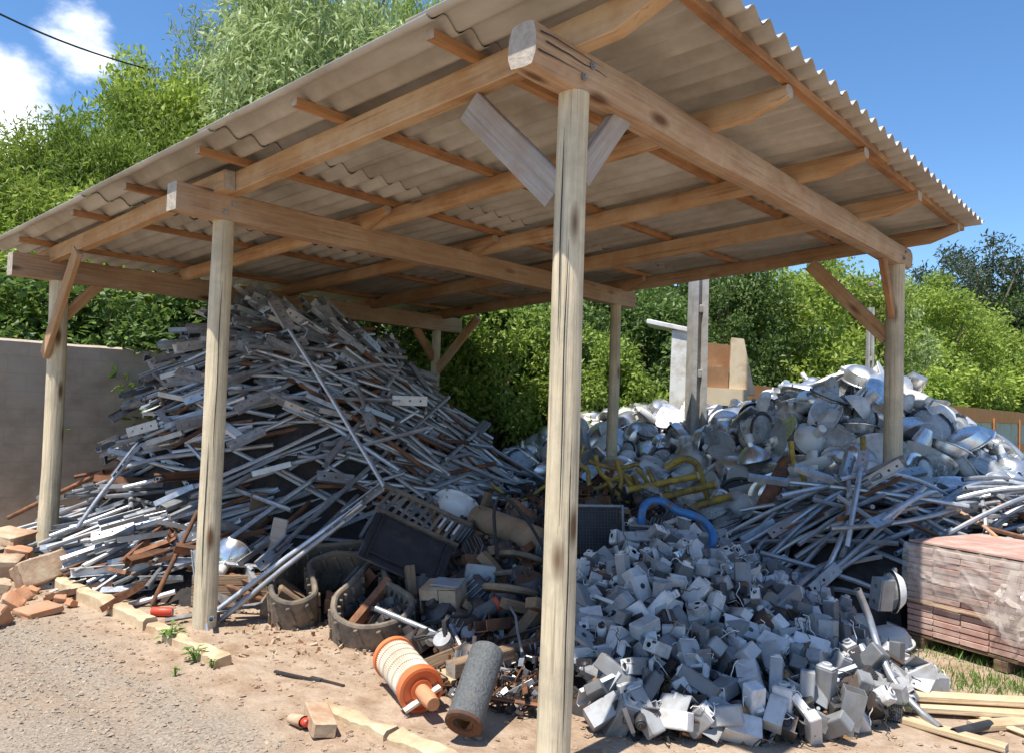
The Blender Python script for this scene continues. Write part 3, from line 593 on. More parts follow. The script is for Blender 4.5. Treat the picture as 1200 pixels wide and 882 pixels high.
T = [  # x, depth, top y, crown, leaf, label, category, width, trunk
 (-70, 12.5, 175, 'dense', 'leaf_mid', 'broad green tree at the left border above the plastered wall', 'tree', 1.0, .2),
 (25, 13.5, 168, 'feather', 'leaf_bright', 'bright feathery tree just under the big white cloud', 'tree', .95, .22),
 (60, 15.5, 150, 'dense', 'leaf_mid', 'mid green tree with a ragged top behind the feathery one at left', 'tree', .95, .2),
 (118, 14.5, 112, 'feather', 'leaf_mid', 'feathery mid green tree poking up to the right of the clouds', 'tree', .7, .25),
 (190, 16.5, 72, 'dense', 'leaf_bright', 'tall light green tree where the overhead cable ends', 'tree', .72, .25),
 (262, 17.5, 22, 'feather', 'leaf_pale', 'tall pale feathery tree left of the willow like tree', 'tree', .62, .3),
 (375, 15.0, -70, 'willow', 'leaf_pale', 'tallest pale willow like tree above the roof edge', 'tree', .78, .28),
 (470, 18, -30, 'willow', 'leaf_bright', 'willow like tree with the blue sky at its right edge', 'tree', .5, .35),
 (150, 12.6, 225, 'bushy', 'leaf_bright', 'rounded light green tree low beside the roof edge at left', 'tree', 1.0, .25),
 (20, 11.8, 285, 'dense', 'leaf_mid', 'low spreading tree over the wall top at far left', 'tree', 1.1, .15),
 (300, 14.5, 130, 'dense', 'leaf_mid', 'mid green tree half hidden by the roof edge', 'tree', .9, .2),
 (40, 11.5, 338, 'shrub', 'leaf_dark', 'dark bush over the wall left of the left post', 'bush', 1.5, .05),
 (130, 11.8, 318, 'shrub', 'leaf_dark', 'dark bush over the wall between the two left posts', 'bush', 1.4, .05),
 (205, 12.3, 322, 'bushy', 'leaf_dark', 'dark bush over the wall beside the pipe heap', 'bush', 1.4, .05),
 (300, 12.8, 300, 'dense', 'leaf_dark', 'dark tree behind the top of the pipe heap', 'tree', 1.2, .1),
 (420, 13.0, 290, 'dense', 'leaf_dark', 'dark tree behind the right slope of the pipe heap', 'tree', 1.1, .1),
 (520, 13.5, 300, 'dense', 'leaf_dark', 'dark tree beyond the back post of the far left beam', 'tree', 1.0, .08),
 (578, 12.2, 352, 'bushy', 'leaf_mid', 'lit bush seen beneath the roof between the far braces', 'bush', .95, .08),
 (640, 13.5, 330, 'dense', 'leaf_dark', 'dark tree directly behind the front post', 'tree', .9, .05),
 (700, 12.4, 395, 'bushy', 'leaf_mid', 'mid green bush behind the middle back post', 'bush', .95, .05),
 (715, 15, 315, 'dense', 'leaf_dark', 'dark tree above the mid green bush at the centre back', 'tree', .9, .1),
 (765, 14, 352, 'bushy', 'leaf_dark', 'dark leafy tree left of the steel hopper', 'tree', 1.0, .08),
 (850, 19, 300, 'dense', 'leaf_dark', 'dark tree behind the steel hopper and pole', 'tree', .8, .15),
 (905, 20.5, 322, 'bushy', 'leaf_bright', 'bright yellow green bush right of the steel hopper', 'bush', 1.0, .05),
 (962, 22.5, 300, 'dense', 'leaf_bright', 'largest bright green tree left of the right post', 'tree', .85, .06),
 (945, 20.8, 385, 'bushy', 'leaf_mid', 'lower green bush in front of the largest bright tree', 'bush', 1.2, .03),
 (1015, 24, 318, 'gum', 'leaf_pale', 'pale open tree behind the thin distant pole', 'tree', .9, .2),
 (1035, 34, 395, 'shrub', 'leaf_bright', 'low bright bush behind the right post', 'bush', 1.3, .03),
 (1085, 42, 325, 'dense', 'leaf_bright', 'mid green tree right of the right post', 'tree', .9, .06),
 (1140, 50, 372, 'bushy', 'leaf_bright', 'light green bush on the bank at right', 'bush', 1.15, .04),
 (1105, 45, 412, 'shrub', 'leaf_bright', 'small light bush low above the brick wall', 'bush', 1.5, .02),
 (1180, 58, 405, 'bushy', 'leaf_mid', 'green bush above the brick wall at the right border', 'bush', 1.4, .02),
 (1230, 72, 360, 'dense', 'leaf_mid', 'broad green tree cut by the right border', 'tree', 1.0, .05),
 (1105, 60, 296, 'gum', 'leaf_olive', 'distant dark gum tree under the roof corner', 'gum tree', .9, .2),
 (1150, 64, 272, 'gum', 'leaf_olive', 'tallest distant dark gum tree at right', 'gum tree', .95, .25),
 (1198, 70, 300, 'gum', 'leaf_olive', 'distant dark gum tree at the right border', 'gum tree', 1.0, .25),
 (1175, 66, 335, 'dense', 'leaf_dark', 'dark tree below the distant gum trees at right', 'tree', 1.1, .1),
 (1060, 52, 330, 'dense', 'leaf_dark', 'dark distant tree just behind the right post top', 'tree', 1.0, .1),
]
for x, d, y, k, mt, lab, cat, wd, tr in T: tree(x, d, y, k, mt, lab, cat, wd, 0, tr)
# far-off wood that reads as one mass behind everything
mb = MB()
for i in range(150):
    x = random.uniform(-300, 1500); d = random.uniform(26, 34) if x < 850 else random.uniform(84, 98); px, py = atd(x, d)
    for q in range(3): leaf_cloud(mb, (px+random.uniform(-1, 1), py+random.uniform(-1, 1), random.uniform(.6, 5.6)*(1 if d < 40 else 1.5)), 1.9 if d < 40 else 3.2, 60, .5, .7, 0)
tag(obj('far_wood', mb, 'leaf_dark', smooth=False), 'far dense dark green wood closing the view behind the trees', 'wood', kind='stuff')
# ------------------------------------------------------------------ scrap relief
def seg(p, a, b):
    ax, ay = a; bx, by = b; dx, dy = bx-ax, by-ay; t = max(0, min(1, ((p[0]-ax)*dx+(p[1]-ay)*dy)/(dx*dx+dy*dy))); return math.hypot(p[0]-ax-t*dx, p[1]-ay-t*dy), t
EDGE = [(.10, 5.2), (.30, 2.9), (.42, 1.9), (.50, 1.0), (.40, .55), (.54, -.12), (1.32, -.86), (2.3, -1.0), (3.05, -.48), (3.4, -.36), (4.35, -.7), (4.3, -1.6), (5.6, -1.9), (6.8, -1.5)]
def inside(p):
    x = 9; 
    for (a, b) in zip(EDGE[:-1], EDGE[1:]):
        pass
    poly = EDGE+[(8.3, -.4), (8.6, 5.2)]; c = False; j = len(poly)-1
    for i in range(len(poly)):
        xi, yi = poly[i]; xj, yj = poly[j]
        if (yi > p[1]) != (yj > p[1]) and p[0] < (xj-xi)*(p[1]-yi)/(yj-yi)+xi: c = not c
        j = i
    return c
RIDGE = [((6.4, .80), (6.9, 2.4), 1.98, 1.52), ((6.9, 2.4), (6.7, 4.6), 1.52, 1.42), ((6.4, .80), (7.0, -.2), 1.98, 1.2), ((7.0, -.2), (7.0, -1.3), 1.2, .4)]
def H(v, u):
    p = (v, u); h = 0.
    if inside(p):
        d = min(seg(p, a, b)[0] for a, b in zip(EDGE[:-1], EDGE[1:]))
        k = .40 if u < 1. else .30
        if u > 1: k = .24
        h = min(k*d, .55+.08*d if u < 1.5 else .42+.10*d)
    # pipe heap
    dv, du = v-2.05, u-5.35
    rf = 2.05+.9*max(0., min(1., (v-1.2)/1.8))
    e = math.hypot(dv/(1.75 if dv < 0 else 2.9), du/(2.5 if du > 0 else rf))
    if e < 1: h = max(h, 2.36*(1-e**(2.5 if dv < 0 else 1.95)))
    e2 = math.hypot((v-.9)/1.0, (u-4.6)/1.5)      # low skirt of offcuts
    if e2 < 1: h = max(h, .55*(1-e2**2))
    # lamp heap
    for a, b, z0, z1 in RIDGE:
        d, t = seg(p, a, b); R = 2.35
        q = d/R
        if q < 1: h = max(h, (z0+(z1-z0)*t)*(1-q**1.6))
    e3 = math.hypot((v-4.3)/1.1, (u-.05)/1.0)   # bent arms by the pallet
    if e3 < 1: h = max(h, 1.0*(1-e3**2.2))
    e3 = math.hypot((v-5.0)/1.0, (u+1.0)/1.3)
    if e3 < 1: h = max(h, .92*(1-e3**3))
    ax_, ay_ = v-3.46, u+.52; lx, ly = -.331*ax_-.944*ay_, .944*ax_-.331*ay_
    if -.12 < lx < 1.6 and -.5 < ly < 1.0: return 0.
    return h+(.05*noise3(v*1.7, u*1.7, 2) if h > .05 else 0)
def Hn(v, u, e=.08):
    return Vector((-(H(v+e, u)-H(v-e, u))/(2*e), -(H(v, u+e)-H(v, u-e))/(2*e), 1)).normalized()
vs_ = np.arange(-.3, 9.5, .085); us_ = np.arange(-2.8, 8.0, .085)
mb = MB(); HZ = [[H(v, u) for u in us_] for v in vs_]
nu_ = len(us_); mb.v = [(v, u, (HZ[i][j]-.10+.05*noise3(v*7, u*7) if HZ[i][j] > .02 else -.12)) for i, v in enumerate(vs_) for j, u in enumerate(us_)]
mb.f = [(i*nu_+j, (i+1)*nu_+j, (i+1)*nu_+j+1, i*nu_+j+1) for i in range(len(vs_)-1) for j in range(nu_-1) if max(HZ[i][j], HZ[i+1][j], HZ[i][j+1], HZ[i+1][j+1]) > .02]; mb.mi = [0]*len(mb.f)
tag(obj('scrap_debris', mb, 'shaded_debris', smooth=False), 'packed scrap core inside the heaps, blackened to stand in for shade in gaps', 'scrap', kind='stuff')
def inpoly(p, poly):
    c = False; j = len(poly)-1
    for i in range(len(poly)):
        xi, yi = poly[i]; xj, yj = poly[j]
        if (yi > p[1]) != (yj > p[1]) and p[0] < (xj-xi)*(p[1]-yi)/(yj-yi)+xi: c = not c
        j = i
    return c
def scatter(poly, n, dmin, tries=60):
    xs = [p[0] for p in poly]; ys = [p[1] for p in poly]; out = []; cell = {}
    for _ in range(n*tries):
        p = (random.uniform(min(xs), max(xs)), random.uniform(min(ys), max(ys)))
        if not inpoly(p, poly): continue
        kx, ky = int(p[0]/dmin), int(p[1]/dmin)
        if any((q[0]-p[0])**2+(q[1]-p[1])**2 < dmin*dmin for a in (-1, 0, 1) for b in (-1, 0, 1) for q in cell.get((kx+a, ky+b), ())): continue
        cell.setdefault((kx, ky), []).append(p); out.append(p)
        if len(out) >= n: break
    return out
def on_heap(p, lift, rot): return Matrix.Translation((p[0], p[1], H(*p)+lift)) @ rot
def rnd_rot():
    q = Vector(rng.normal(size=4)); return Matrix(Euler((random.uniform(-PI, PI), random.uniform(-PI, PI), random.uniform(-PI, PI))).to_matrix()).to_4x4()
def sp(x, y, depth): return Vector(CAM+ray(x, y)*depth)
def hit(x, y, lift=0.):
    q = ray(x, y); t = 2.2
    while t < 14:
        p = CAM+q*t
        if p[2] <= max(H(p[0], p[1]), gz(p[0], p[1]))+lift: return Vector(p)
        t += .02
    return Vector(CAM+q*14)
def hd(x, y, lift=0.): return float((np.array(hit(x, y, lift))-CAM) @ _F)
GRP = {}
# ---------------- galvanised lamp arms
def arm_proto(name, L, bend, rusty, plate, mt=None):
    t = thing(name, 'galvanised lamp arm with a drilled bracket plate', 'lamp arm')
    tm = mt or ('rusty_steel' if rusty else 'galvanised'); mb = MB(); n = 10 if bend else 5
    pts = [(-L/2+L*i/n, 0, bend*(1-(2*i/n-1)**2)) for i in range(n+1)]
    mb.pipe(pts, .021, 8); obj('tube', mb, tm, t)
    if plate:
        mb = MB(); hl = (-.10, 0, .10) if plate == 1 else (-.12, -.05, .09, .13)
        mb.perf(.33, .085, .006, hl, .011, TM((-L/2-.02, .0, .024)))
        mb.box((.33, .006, .045), TM((-L/2-.02, .0425, .003))); mb.box((.33, .006, .045), TM((-L/2-.02, -.0425, .003)))
        obj('bracket', mb, 'rusty_steel' if plate == 3 else 'galvanised' if not rusty else 'dull_galvanised', t, ang=.5)
        mb = MB(); mb.tube([(-L/2+.10, 0, .0), (-L/2+.155, 0, .0)], .027, 8); obj('collar', mb, 'dull_galvanised', t)
    return t
PROTO = {}
def place(key, make, mat4, label, group):
    if key not in PROTO:
        r = make(); PROTO[key] = r; r.matrix_local = mat4; r['label'] = label; r['group'] = group; return r
    return dup(PROTO[key], mat4, label, group)
def lie(p, yaw, L, lift, roll, jit=0.):
    dx, dy = math.cos(yaw), math.sin(yaw); k = .36*L
    h1, h2 = H(p[0]-dx*k, p[1]-dy*k), H(p[0]+dx*k, p[1]+dy*k); sl = (h2-h1)/(2*k); cl = .25+.65*max(0., min(1., (p[0]-1.0)/1.6)); sl = max(-cl, min(cl, sl))+jit
    z = H(*p)-.02+lift
    return Matrix.Translation((p[0], p[1], z)) @ rotm(0, 0, yaw) @ rotm(0, -math.atan(sl), 0) @ rotm(roll, 0, 0)
heap_poly = [(.45, 4.5), (.9, 4.0), (1.5, 3.6), (2.1, 3.2), (2.6, 2.95), (3.6, 3.1), (4.5, 3.9), (4.7, 5.2), (3.9, 6.1), (2.2, 6.9), (.9, 7.2), (.1, 6.6), (0, 5.0)]
def arm_place_label(p, rusty, plate):
    z = H(*p); a = 'rusty lamp arm' if rusty else 'grey lamp arm'
    b = ' with drilled bracket' if plate else ' without bracket'
    zz = 'near the peak' if z > 2.0 else 'halfway up' if z > 1.1 else 'low down'
    s = 'on the left flank' if p[0] < 1.2 else 'on the front face' if p[0] < 2.7 else 'on the right slope'
    return f'{a}{b} {zz} {s} of tall heap'
def steady(T_, L, gap=.30):       # both ends must have scrap not far beneath them
    for s in (-.5, .5):
        q = T_ @ Vector((s*L, 0, 0))
        if q.z-H(q.x, q.y) > gap: return False
    return True
random.seed(5)
cand = scatter(heap_poly, 290, .12)
for i, p in enumerate(cand):
    L = random.choice((1.1, 1.45, 1.8, 2.1)); rusty = random.random() < .09; plate = random.choice((1, 1, 1, 2, 0))
    yaw = random.gauss(-.38, .42)-(.35 if p[0] < 1.2 else 0)
    if random.random() < .10: yaw += random.uniform(-1.2, 1.2)
    if random.random() < .10: yaw += PI
    if p[0] > 1.5: L = random.choice((1.8, 2.1, 2.5)); yaw = random.gauss(-.25, .26)+(PI if random.random() < .08 else 0)
    if p[0] < .9: L = random.choice((.9, 1.1, 1.45))
    lab = arm_place_label(p, rusty, plate)
    for q in range(12):
        T_ = lie(p, yaw+random.gauss(0, .15+.04*q), L, random.uniform(-.04, .10), random.uniform(-PI, PI), random.gauss(0, .07))
        if steady(T_, L, .30+.025*q): break
        if q == 4: L = max(1.1, L-.35) if L != 1.45 else 1.1
        if L not in (1.1, 1.45, 1.8, 2.1, 2.5): L = 1.45
    else: continue
    place(('arm', L, rusty, plate, i % 2), lambda: arm_proto('bracket_pole', L, .03 if i % 2 else 0, rusty, plate), T_, lab, lab+'s')
# steeper arms poking out at the peak and the left edge, brackets up
for i in range(130):
    p = (random.uniform(.75, 2.3), random.uniform(4.3, 5.9)); L = random.choice((1.1, 1.1, 1.45))
    lab = 'galvanised lamp arm sticking out bracket first on the left of the tall heap'
    T_ = Matrix.Translation((p[0], p[1], H(*p)+.03)) @ rotm(0, random.uniform(-.3, .8), random.uniform(-1.5, .6)) @ rotm(random.uniform(-PI, PI), 0, 0)
    if not steady(T_, L, .42): continue
    place(('arm', L, False, 1, 0), lambda: arm_proto('bracket_pole', L, 0, False, 1), T_, lab, 'lamp arms sticking out of the tall heap')
mb = MB()
for p in scatter(heap_poly, 1500, .045):
    L = random.uniform(.7, 2.0); T_ = lie(p, random.gauss(-.45, .45), L, random.uniform(-.16, -.01), 0, random.gauss(0, .06))
    if not steady(T_, L, .30): continue
    mb.tube([(-L/2, 0, 0), (0, 0, random.uniform(0, .03)), (L/2, 0, 0)], random.uniform(.016, .024), 6, T_, mi=0 if random.random() < .85 else 1)
tag(obj('pipe_jumble', mb, ['dull_galvanised', 'rusty_steel']), 'inner mass of grey and rusty pipes of the tall heap', 'pipes', kind='stuff')
# offcuts at the foot of the heap by the left post
foot = [(-.12, 3.2), (.25, 3.1), (.9, 3.7), (1.0, 5.2), (.7, 6.3), (.0, 6.4), (-.15, 5.4)]
def offcut(mt, L, kind):
    t = thing('pipe_offcut', '', 'pipe offcut'); mb = MB()
    if kind == 0: mb.pipe([(-L/2, 0, 0), (L/2, 0, 0)], .019, 8); obj('tube', mb, mt, t)
    elif kind == 1:
        mb.box((L, .07, .005), bev=.001); mb.box((L, .005, .045), TM((0, .034, .02))); mb.box((L, .005, .045), TM((0, -.034, .02))); obj('channel', mb, mt, t)
    else: mb.box((L, .035, .004)); mb.box((L, .004, .035), TM((0, .018, .0165))); obj('angle_bar', mb, mt, t)
    return t
NM = {'galvanised': 'bright galvanised', 'dull_galvanised': 'dull grey', 'rusty_steel': 'rust brown', 'white_paint': 'whitish painted'}
CANP = at(190, 716, .04)
for i, p in enumerate(scatter(foot, 185, .07)):
    if math.hypot(p[0]-CANP.x-.05, p[1]-CANP.y) < .42: continue
    mt = random.choice(('galvanised', 'galvanised', 'dull_galvanised', 'rusty_steel', 'rusty_steel', 'white_paint')); k = random.choice((0, 0, 1, 2)); L = random.choice((.35, .6, .9))
    s = 'by the left post' if p[1] > 5.2 else 'between the left posts' if p[1] > 4.1 else 'by the second post'
    lab = f"{NM[mt]} {('pipe', 'channel', 'angle')[k]} offcut in the litter {s}"
    place(('off', mt, k, L), lambda: offcut(mt, L, k), lie(p, random.gauss(-.7, .7), L, random.uniform(-.02, .10), random.uniform(-PI, PI), random.gauss(0, .16)), lab, lab+'s')
# ---------------- ballast boxes
def curl(mb, p0, n=6, s=.035, r=.0026):
    p = Vector(p0); d = Vector((random.gauss(0, 1), random.gauss(0, 1), random.gauss(0, 1))).normalized(); pts = [p.copy()]
    for i in range(n):
        d = (d+Vector((random.gauss(0, .6), random.gauss(0, .6), random.gauss(0, .6)-.12))).normalized(); p = p+d*s*random.uniform(.5, 1); pts.append(p.copy())
    mb.tube(pts, r, 5)
def ballast_closed(mt, k):
    t = thing('ballast_box', '', 'ballast box'); mb = MB(); X = (.20, .24, .17)[k]
    mb.box((X, .115, .125), bev=.007); mb.box((X*.9, .004, .1), TM((0, .0585, 0))); obj('housing', mb, mt, t, ang=.4)
    mb = MB(); mb.box((.008, .105, .115), TM((X/2+.004, 0, 0)), bev=.003); mb.lathe([(.034, 0), (.034, .012), (.026, .016), (.022, .006), (0, .006)], 14, TM((X/2+.008, 0, 0), 0, PI/2)); obj('face_plate', mb, 'box_pale', t, ang=.5)
    mb = MB(); mb.lathe([(0, .0075), (.0215, .0075)], 12, TM((X/2+.008, 0, 0), 0, PI/2)); mb.box((.004, .02, .035), TM((X/2+.0085, .038, -.034))); obj('hole_shade', mb, 'black_plastic', t)  # flat black disc and block stand in for the shade inside holes
    mb = MB(); curl(mb, (X/2, .03, -.03)); curl(mb, (X/2, -.03, -.03)); obj('cable', mb, ('wire_black', 'wire_black', 'wire_white')[k], t)
    return t
def ballast_open(mt, k):
    t = thing('open_ballast_box', '', 'ballast box'); mb = MB(); a, b, c, w_ = .21, .12, .12, .005
    mb.box((a, w_, c), TM((0, b/2, 0))); mb.box((a, w_, c), TM((0, -b/2, 0))); mb.box((a, b-w_-.002, w_), TM((0, 0, -c/2+.003))); mb.box((a, b-w_-.002, w_), TM((0, 0, c/2-.003))); mb.box((w_, b-w_-.004, c-w_*2-.004), TM((-a/2+.004, 0, 0)))
    obj('housing', mb, mt, t)
    mb = MB(); mb.box((a*.55, b*.72, c*.72), TM((-.03, 0, 0)), bev=.01); obj('coil', mb, 'brown_coil', t)
    mb = MB(); curl(mb, (.03, .02, 0), 10); curl(mb, (.03, -.02, 0), 8); obj('cable', mb, ('wire_black', 'wire_white', 'wire_copper')[k], t)
    return t
def relay(mt, k):
    t = thing('relay_socket', '', 'relay socket'); mb = MB(); s = .018
    for (x, y, sx, sy) in ((-.055, 0, .02, .13), (.055, 0, .02, .13), (0, 0, .086, .02), (0, -.055, .086, .02), (0, .055, .086, .02)): mb.box((sx, sy, .035), TM((x, y, 0)), bev=.003)
    mb.box((.128, .128, .006), TM((0, 0, -.0215))); obj('frame', mb, mt, t, ang=.4)
    mb = MB(); mb.box((.07, .03, .02), TM((0, .028, -.008)), bev=.004); mb.lathe([(.017, 0), (.017, .02), (.011, .02), (.009, .004), (0, .004)], 10, TM((0, -.028, -.018))); obj('contact', mb, ('black_plastic', 'brown_coil', 'black_plastic')[k], t)
    return t
def transformer(mt, k):
    t = thing('transformer', '', 'transformer'); mb = MB()
    for q in range(7): mb.box((.10, .0085, .085), TM((0, -.033+q*.011, 0)))
    mb.box((.125, .09, .006), TM((0, 0, -.045))); obj('core', mb, 'dark_steel', t)
    mb = MB(); mb.box((.055, .105, .06), bev=.014); obj('winding', mb, ('black_plastic', 'brown_coil', 'wire_copper')[k], t)
    mb = MB(); curl(mb, (.02, .05, .02), 9); curl(mb, (-.02, .05, .02), 9); obj('cable', mb, 'wire_white' if k == 1 else 'wire_black', t); return t
def canister(mt, k):
    t = thing('capacitor_can', '', 'capacitor'); mb = MB(); mb.lathe([(0, -.05), (.026, -.05), (.029, -.045), (.029, .045), (.026, .05), (0, .05)], 14); obj('can', mb, ('box_pale', 'aluminium', 'black_plastic')[k], t)
    mb = MB(); mb.lathe([(.02, .05), (.02, .062), (.0, .062)], 10); mb.box((.006, .003, .02), TM((.009, 0, .068))); mb.box((.006, .003, .02), TM((-.009, 0, .068))); obj('cap', mb, 'black_plastic', t); return t
def hp_(x, y): p = hit(x, y); return (p.x, p.y)
bp_ = [(.52, .10), (.58, -.10), (1.34, -.80), (2.2, -.94), (2.9, -.55), (3.3, -.1), (3.45, .5), (3.2, 1.15), (2.5, 1.35), (1.4, .95), (.9, .5)]
random.seed(9)
def boxlabel(kind, p, extra):
    d = min(seg(p, a, b)[0] for a, b in zip(EDGE[:-1], EDGE[1:])); lat = p[0]*.66-p[1]*.75
    a = 'at the front edge' if d < .32 else 'in the middle' if d < .95 else 'high at the back'
    b = 'left' if lat < .65 else 'centre' if lat < 1.5 else 'right'
    return f'{extra}{kind} {a} of box heap, {b} part'
EX = ('dark wired ', 'white wired ', 'copper wired ')
pts = scatter(bp_, 215, .112)
for i, p in enumerate(pts):
    k = random.randrange(3); mt = random.choice(('box_grey', 'box_grey', 'box_grey', 'box_pale', 'box_pale', 'box_dark', 'box_dark')); c_ = {'box_grey': 'mid grey', 'box_pale': 'pale grey', 'box_dark': 'dark grey'}[mt]
    lab = boxlabel(('ballast box', 'long ballast box', 'short ballast box')[k], p, c_+' ')
    place(('bc', mt, k), lambda: ballast_closed(mt, k), on_heap(p, random.uniform(.02, .15), rnd_rot() @ Matrix.Diagonal((random.uniform(.65, 1.15), random.uniform(.5, .85), random.uniform(.5, .85), 1))), lab, lab+'s')
for i, p in enumerate(scatter(bp_, 95, .16)):
    k = random.randrange(3); mt = 'box_grey' if random.random() < .75 else 'box_pale'; lab = boxlabel('open ballast box', p, ('mid grey ' if mt == 'box_grey' else 'pale grey '))
    place(('bo', mt, k), lambda: ballast_open(mt, k), on_heap(p, random.uniform(.03, .11), rnd_rot() @ Matrix.Scale(random.uniform(.6, .95), 4)), lab, lab+'s')
for i, p in enumerate(scatter(bp_, 60, .19)):
    k = random.randrange(3); mt = 'box_pale' if random.random() < .88 else 'white_paint'; lab = boxlabel('square relay socket', p, 'grey ' if mt == 'box_pale' else 'white ')
    place(('rs', mt, k), lambda: relay(mt, k), on_heap(p, random.uniform(.03, .13), rnd_rot()), lab, lab+'s')
for i, p in enumerate(scatter(bp_, 190, .115)):
    k = random.randrange(3) if random.random() < .5 else 0; lab = boxlabel('bare transformer', p, ('black ', 'brown ', 'copper ')[k])
    place(('tf', k), lambda: transformer(None, k), on_heap(p, random.uniform(.02, .10), rnd_rot()), lab, lab+'s')
def cover(mt, k):
    t = thing('box_cover', '', 'cover'); mb = MB(); a, b = ((.21, .12), (.16, .13), (.25, .11))[k]
    mb.box((a, b, .004)); mb.box((a, .004, .022), TM((0, b/2, -.009))); mb.box((a, .004, .022), TM((0, -b/2, -.009))); obj('plate', mb, mt, t)
    mb = MB(); mb.lathe([(0, .0025), (.017, .0025), (.017, .004), (.0, .004)], 10, TM((a*.25, 0, 0))); obj('knockout', mb, 'black_plastic', t); return t
for i, p in enumerate(scatter(bp_, 60, .2)):
    k = random.randrange(3); mt = random.choice(('box_grey', 'box_grey', 'box_pale')); lab = boxlabel('loose box cover plate', p, 'grey ' if mt == 'box_grey' else 'pale ')
    place(('cv', mt, k), lambda: cover(mt, k), on_heap(p, random.uniform(.05, .13), rotm(random.gauss(0, .7), random.gauss(0, .7), random.uniform(0, 6.3))), lab, lab+'s')
for i, p in enumerate(scatter(bp_, 60, .18)):
    k = random.randrange(3); lab = boxlabel('capacitor can', p, ('pale ', 'shiny ', 'black ')[k])
    place(('cc', k), lambda: canister(None, k), on_heap(p, random.uniform(.04, .12), rnd_rot()), lab, lab+'s')
# small loose bits nobody could count: wires, chips of casing, screws, lids
def bits(name, poly, n, label, mats, size, wires, lift=(-.02, .06)):
    mb = MB(); pl = scatter(poly, n, .02, 20)
    for p in pl:
        s = random.uniform(.4, 1)*size; T_ = on_heap(p, random.uniform(*lift), rnd_rot()); mi = random.randrange(len(mats)-1)+1 if len(mats) > 1 else 0
        r_ = random.random()
        if r_ < wires: 
            b0 = len(mb.v); m2 = MB(); curl(m2, (0, 0, 0), 9, size*.6, .0035); mb.add(m2.v, m2.f, T_, 0)
        elif r_ < wires+.25: mb.box((s*random.uniform(.6, 2.4), s, .006), T_, mi)
        elif r_ < wires+.5: mb.box((s*1.5, s*.8, s*.7), T_, mi)
        else: mb.tube([(-s*1.3, 0, 0), (s*1.3, 0, 0)], s*.22, 6, T_, mi)
    return tag(obj(name, mb, mats, ang=.5), label, 'scrap', kind='stuff')
bits('casing_bits', bp_, 2200, 'loose wires, lids and chips of casing between the ballast boxes', ['wire_black', 'box_grey', 'black_plastic', 'black_plastic', 'dark_steel', 'brown_coil', 'box_pale'], .05, .22, (-.05, .03))
# ---------------- street lamp heads
def lamp_head(k, mt):
    nm = ('bowl_lamp_head', 'open_lamp_head', 'long_lamp_head', 'lamp_reflector')[k]; t = thing(nm, '', 'lamp head')
    if k == 0:
        mb = MB(); mb.lathe([(.001, .17), (.10, .162), (.18, .125), (.225, .06), (.236, .006), (.24, 0), (.272, -.002), (.274, -.016), (.236, -.018)], 26, None, 0, 1.15, .8); obj('shell', mb, mt, t, ang=.5)
        mb = MB(); [mb.box((.03, .014, .05), TM((.30*math.cos(a)*1.0, .215*math.sin(a), -.004), 0, 0, a+PI/2), bev=.003) for a in (.0, 1.2, 2.4)]; obj('clips', mb, 'dull_galvanised', t)
        mb = MB(); mb.lathe([(.235, -.02), (.21, -.075), (.13, -.115), (.001, -.13)], 20, None, 0, 1.15, .8); obj('lens', mb, 'lens_glass', t)
        mb = MB(); mb.lathe([(.225, -.016), (.276, -.016), (.276, -.026), (.225, -.026)], 22, None, 0, 1.15, .8, True); obj('gasket', mb, 'black_plastic', t)
        mb = MB(); mb.pipe([(-.24, 0, .04), (-.31, 0, .045)], .034, 10); obj('neck', mb, 'dull_galvanised', t)
    elif k == 1:
        mb = MB(); mb.lathe([(.001, .165), (.10, .158), (.18, .12), (.22, .06), (.232, .006), (.235, 0), (.27, -.002), (.272, -.014), (.232, -.014)], 26, None, 0, 1.2, .78); obj('shell', mb, mt, t, ang=.5)
        mb = MB(); mb.lathe([(.231, -.013), (.212, .06), (.172, .115), (.095, .148), (.001, .154)], 22, None, 0, 1.2, .78); obj('reflector', mb, 'inner_reflector', t)
        mb = MB(); mb.lathe([(0, -.05), (.022, -.05), (.028, -.02), (.028, .05), (0, .05)], 10, TM((-.17, 0, .05), 0, PI/2)); obj('lamp_holder', mb, 'white_paint', t)
    elif k == 2:
        mb = MB(); vs = []; n = 14; m_ = 14; mb2 = MB()
        for i in range(n+1):
            x = -.36+.72*i/n; f = math.sin(PI*min(1, (i/n)*.92+.08))**.55 if i < n else .25; wy = .05+.105*f; hz = .045+.075*f
            for j in range(m_+1):
                a = PI*j/m_; vs.append((x, wy*math.cos(a), hz*math.sin(a)))
        q = m_+1; mb.add(vs, [(i*q+j, i*q+j+1, (i+1)*q+j+1, (i+1)*q+j) for i in range(n) for j in range(m_)]+[(i*q, (i+1)*q, (i+1)*q+m_, i*q+m_) for i in range(n)]+[tuple(range(q)), tuple(n*q+j for j in range(m_, -1, -1))]); obj('shell', mb, mt, t, ang=.8)
        mb = MB(); mb.lathe([(.135, -.003), (.12, -.05), (.07, -.075), (.001, -.082)], 18, TM((.10, 0, 0)), 0, 1.5, .9); obj('lens', mb, 'lens_glass', t)
        mb = MB(); mb.box((.012, .02, .03), TM((.15, .142, .02))); mb.box((.012, .02, .03), TM((-.12, .142, .02))); obj('clip', mb, 'black_plastic', t)
    else:
        mb = MB(); mb.lathe([(.05, .20), (.06, .15), (.12, .11), (.18, .04), (.20, -.02), (.207, -.022), (.195, -.018), (.172, .04), (.11, .10), (.045, .14)], 20); obj('reflector', mb, mt, t)
        mb = MB(); mb.lathe([(.0, .20), (.052, .20), (.052, .29), (.035, .30), (0, .30)], 12); obj('socket', mb, 'white_paint', t)
    return t
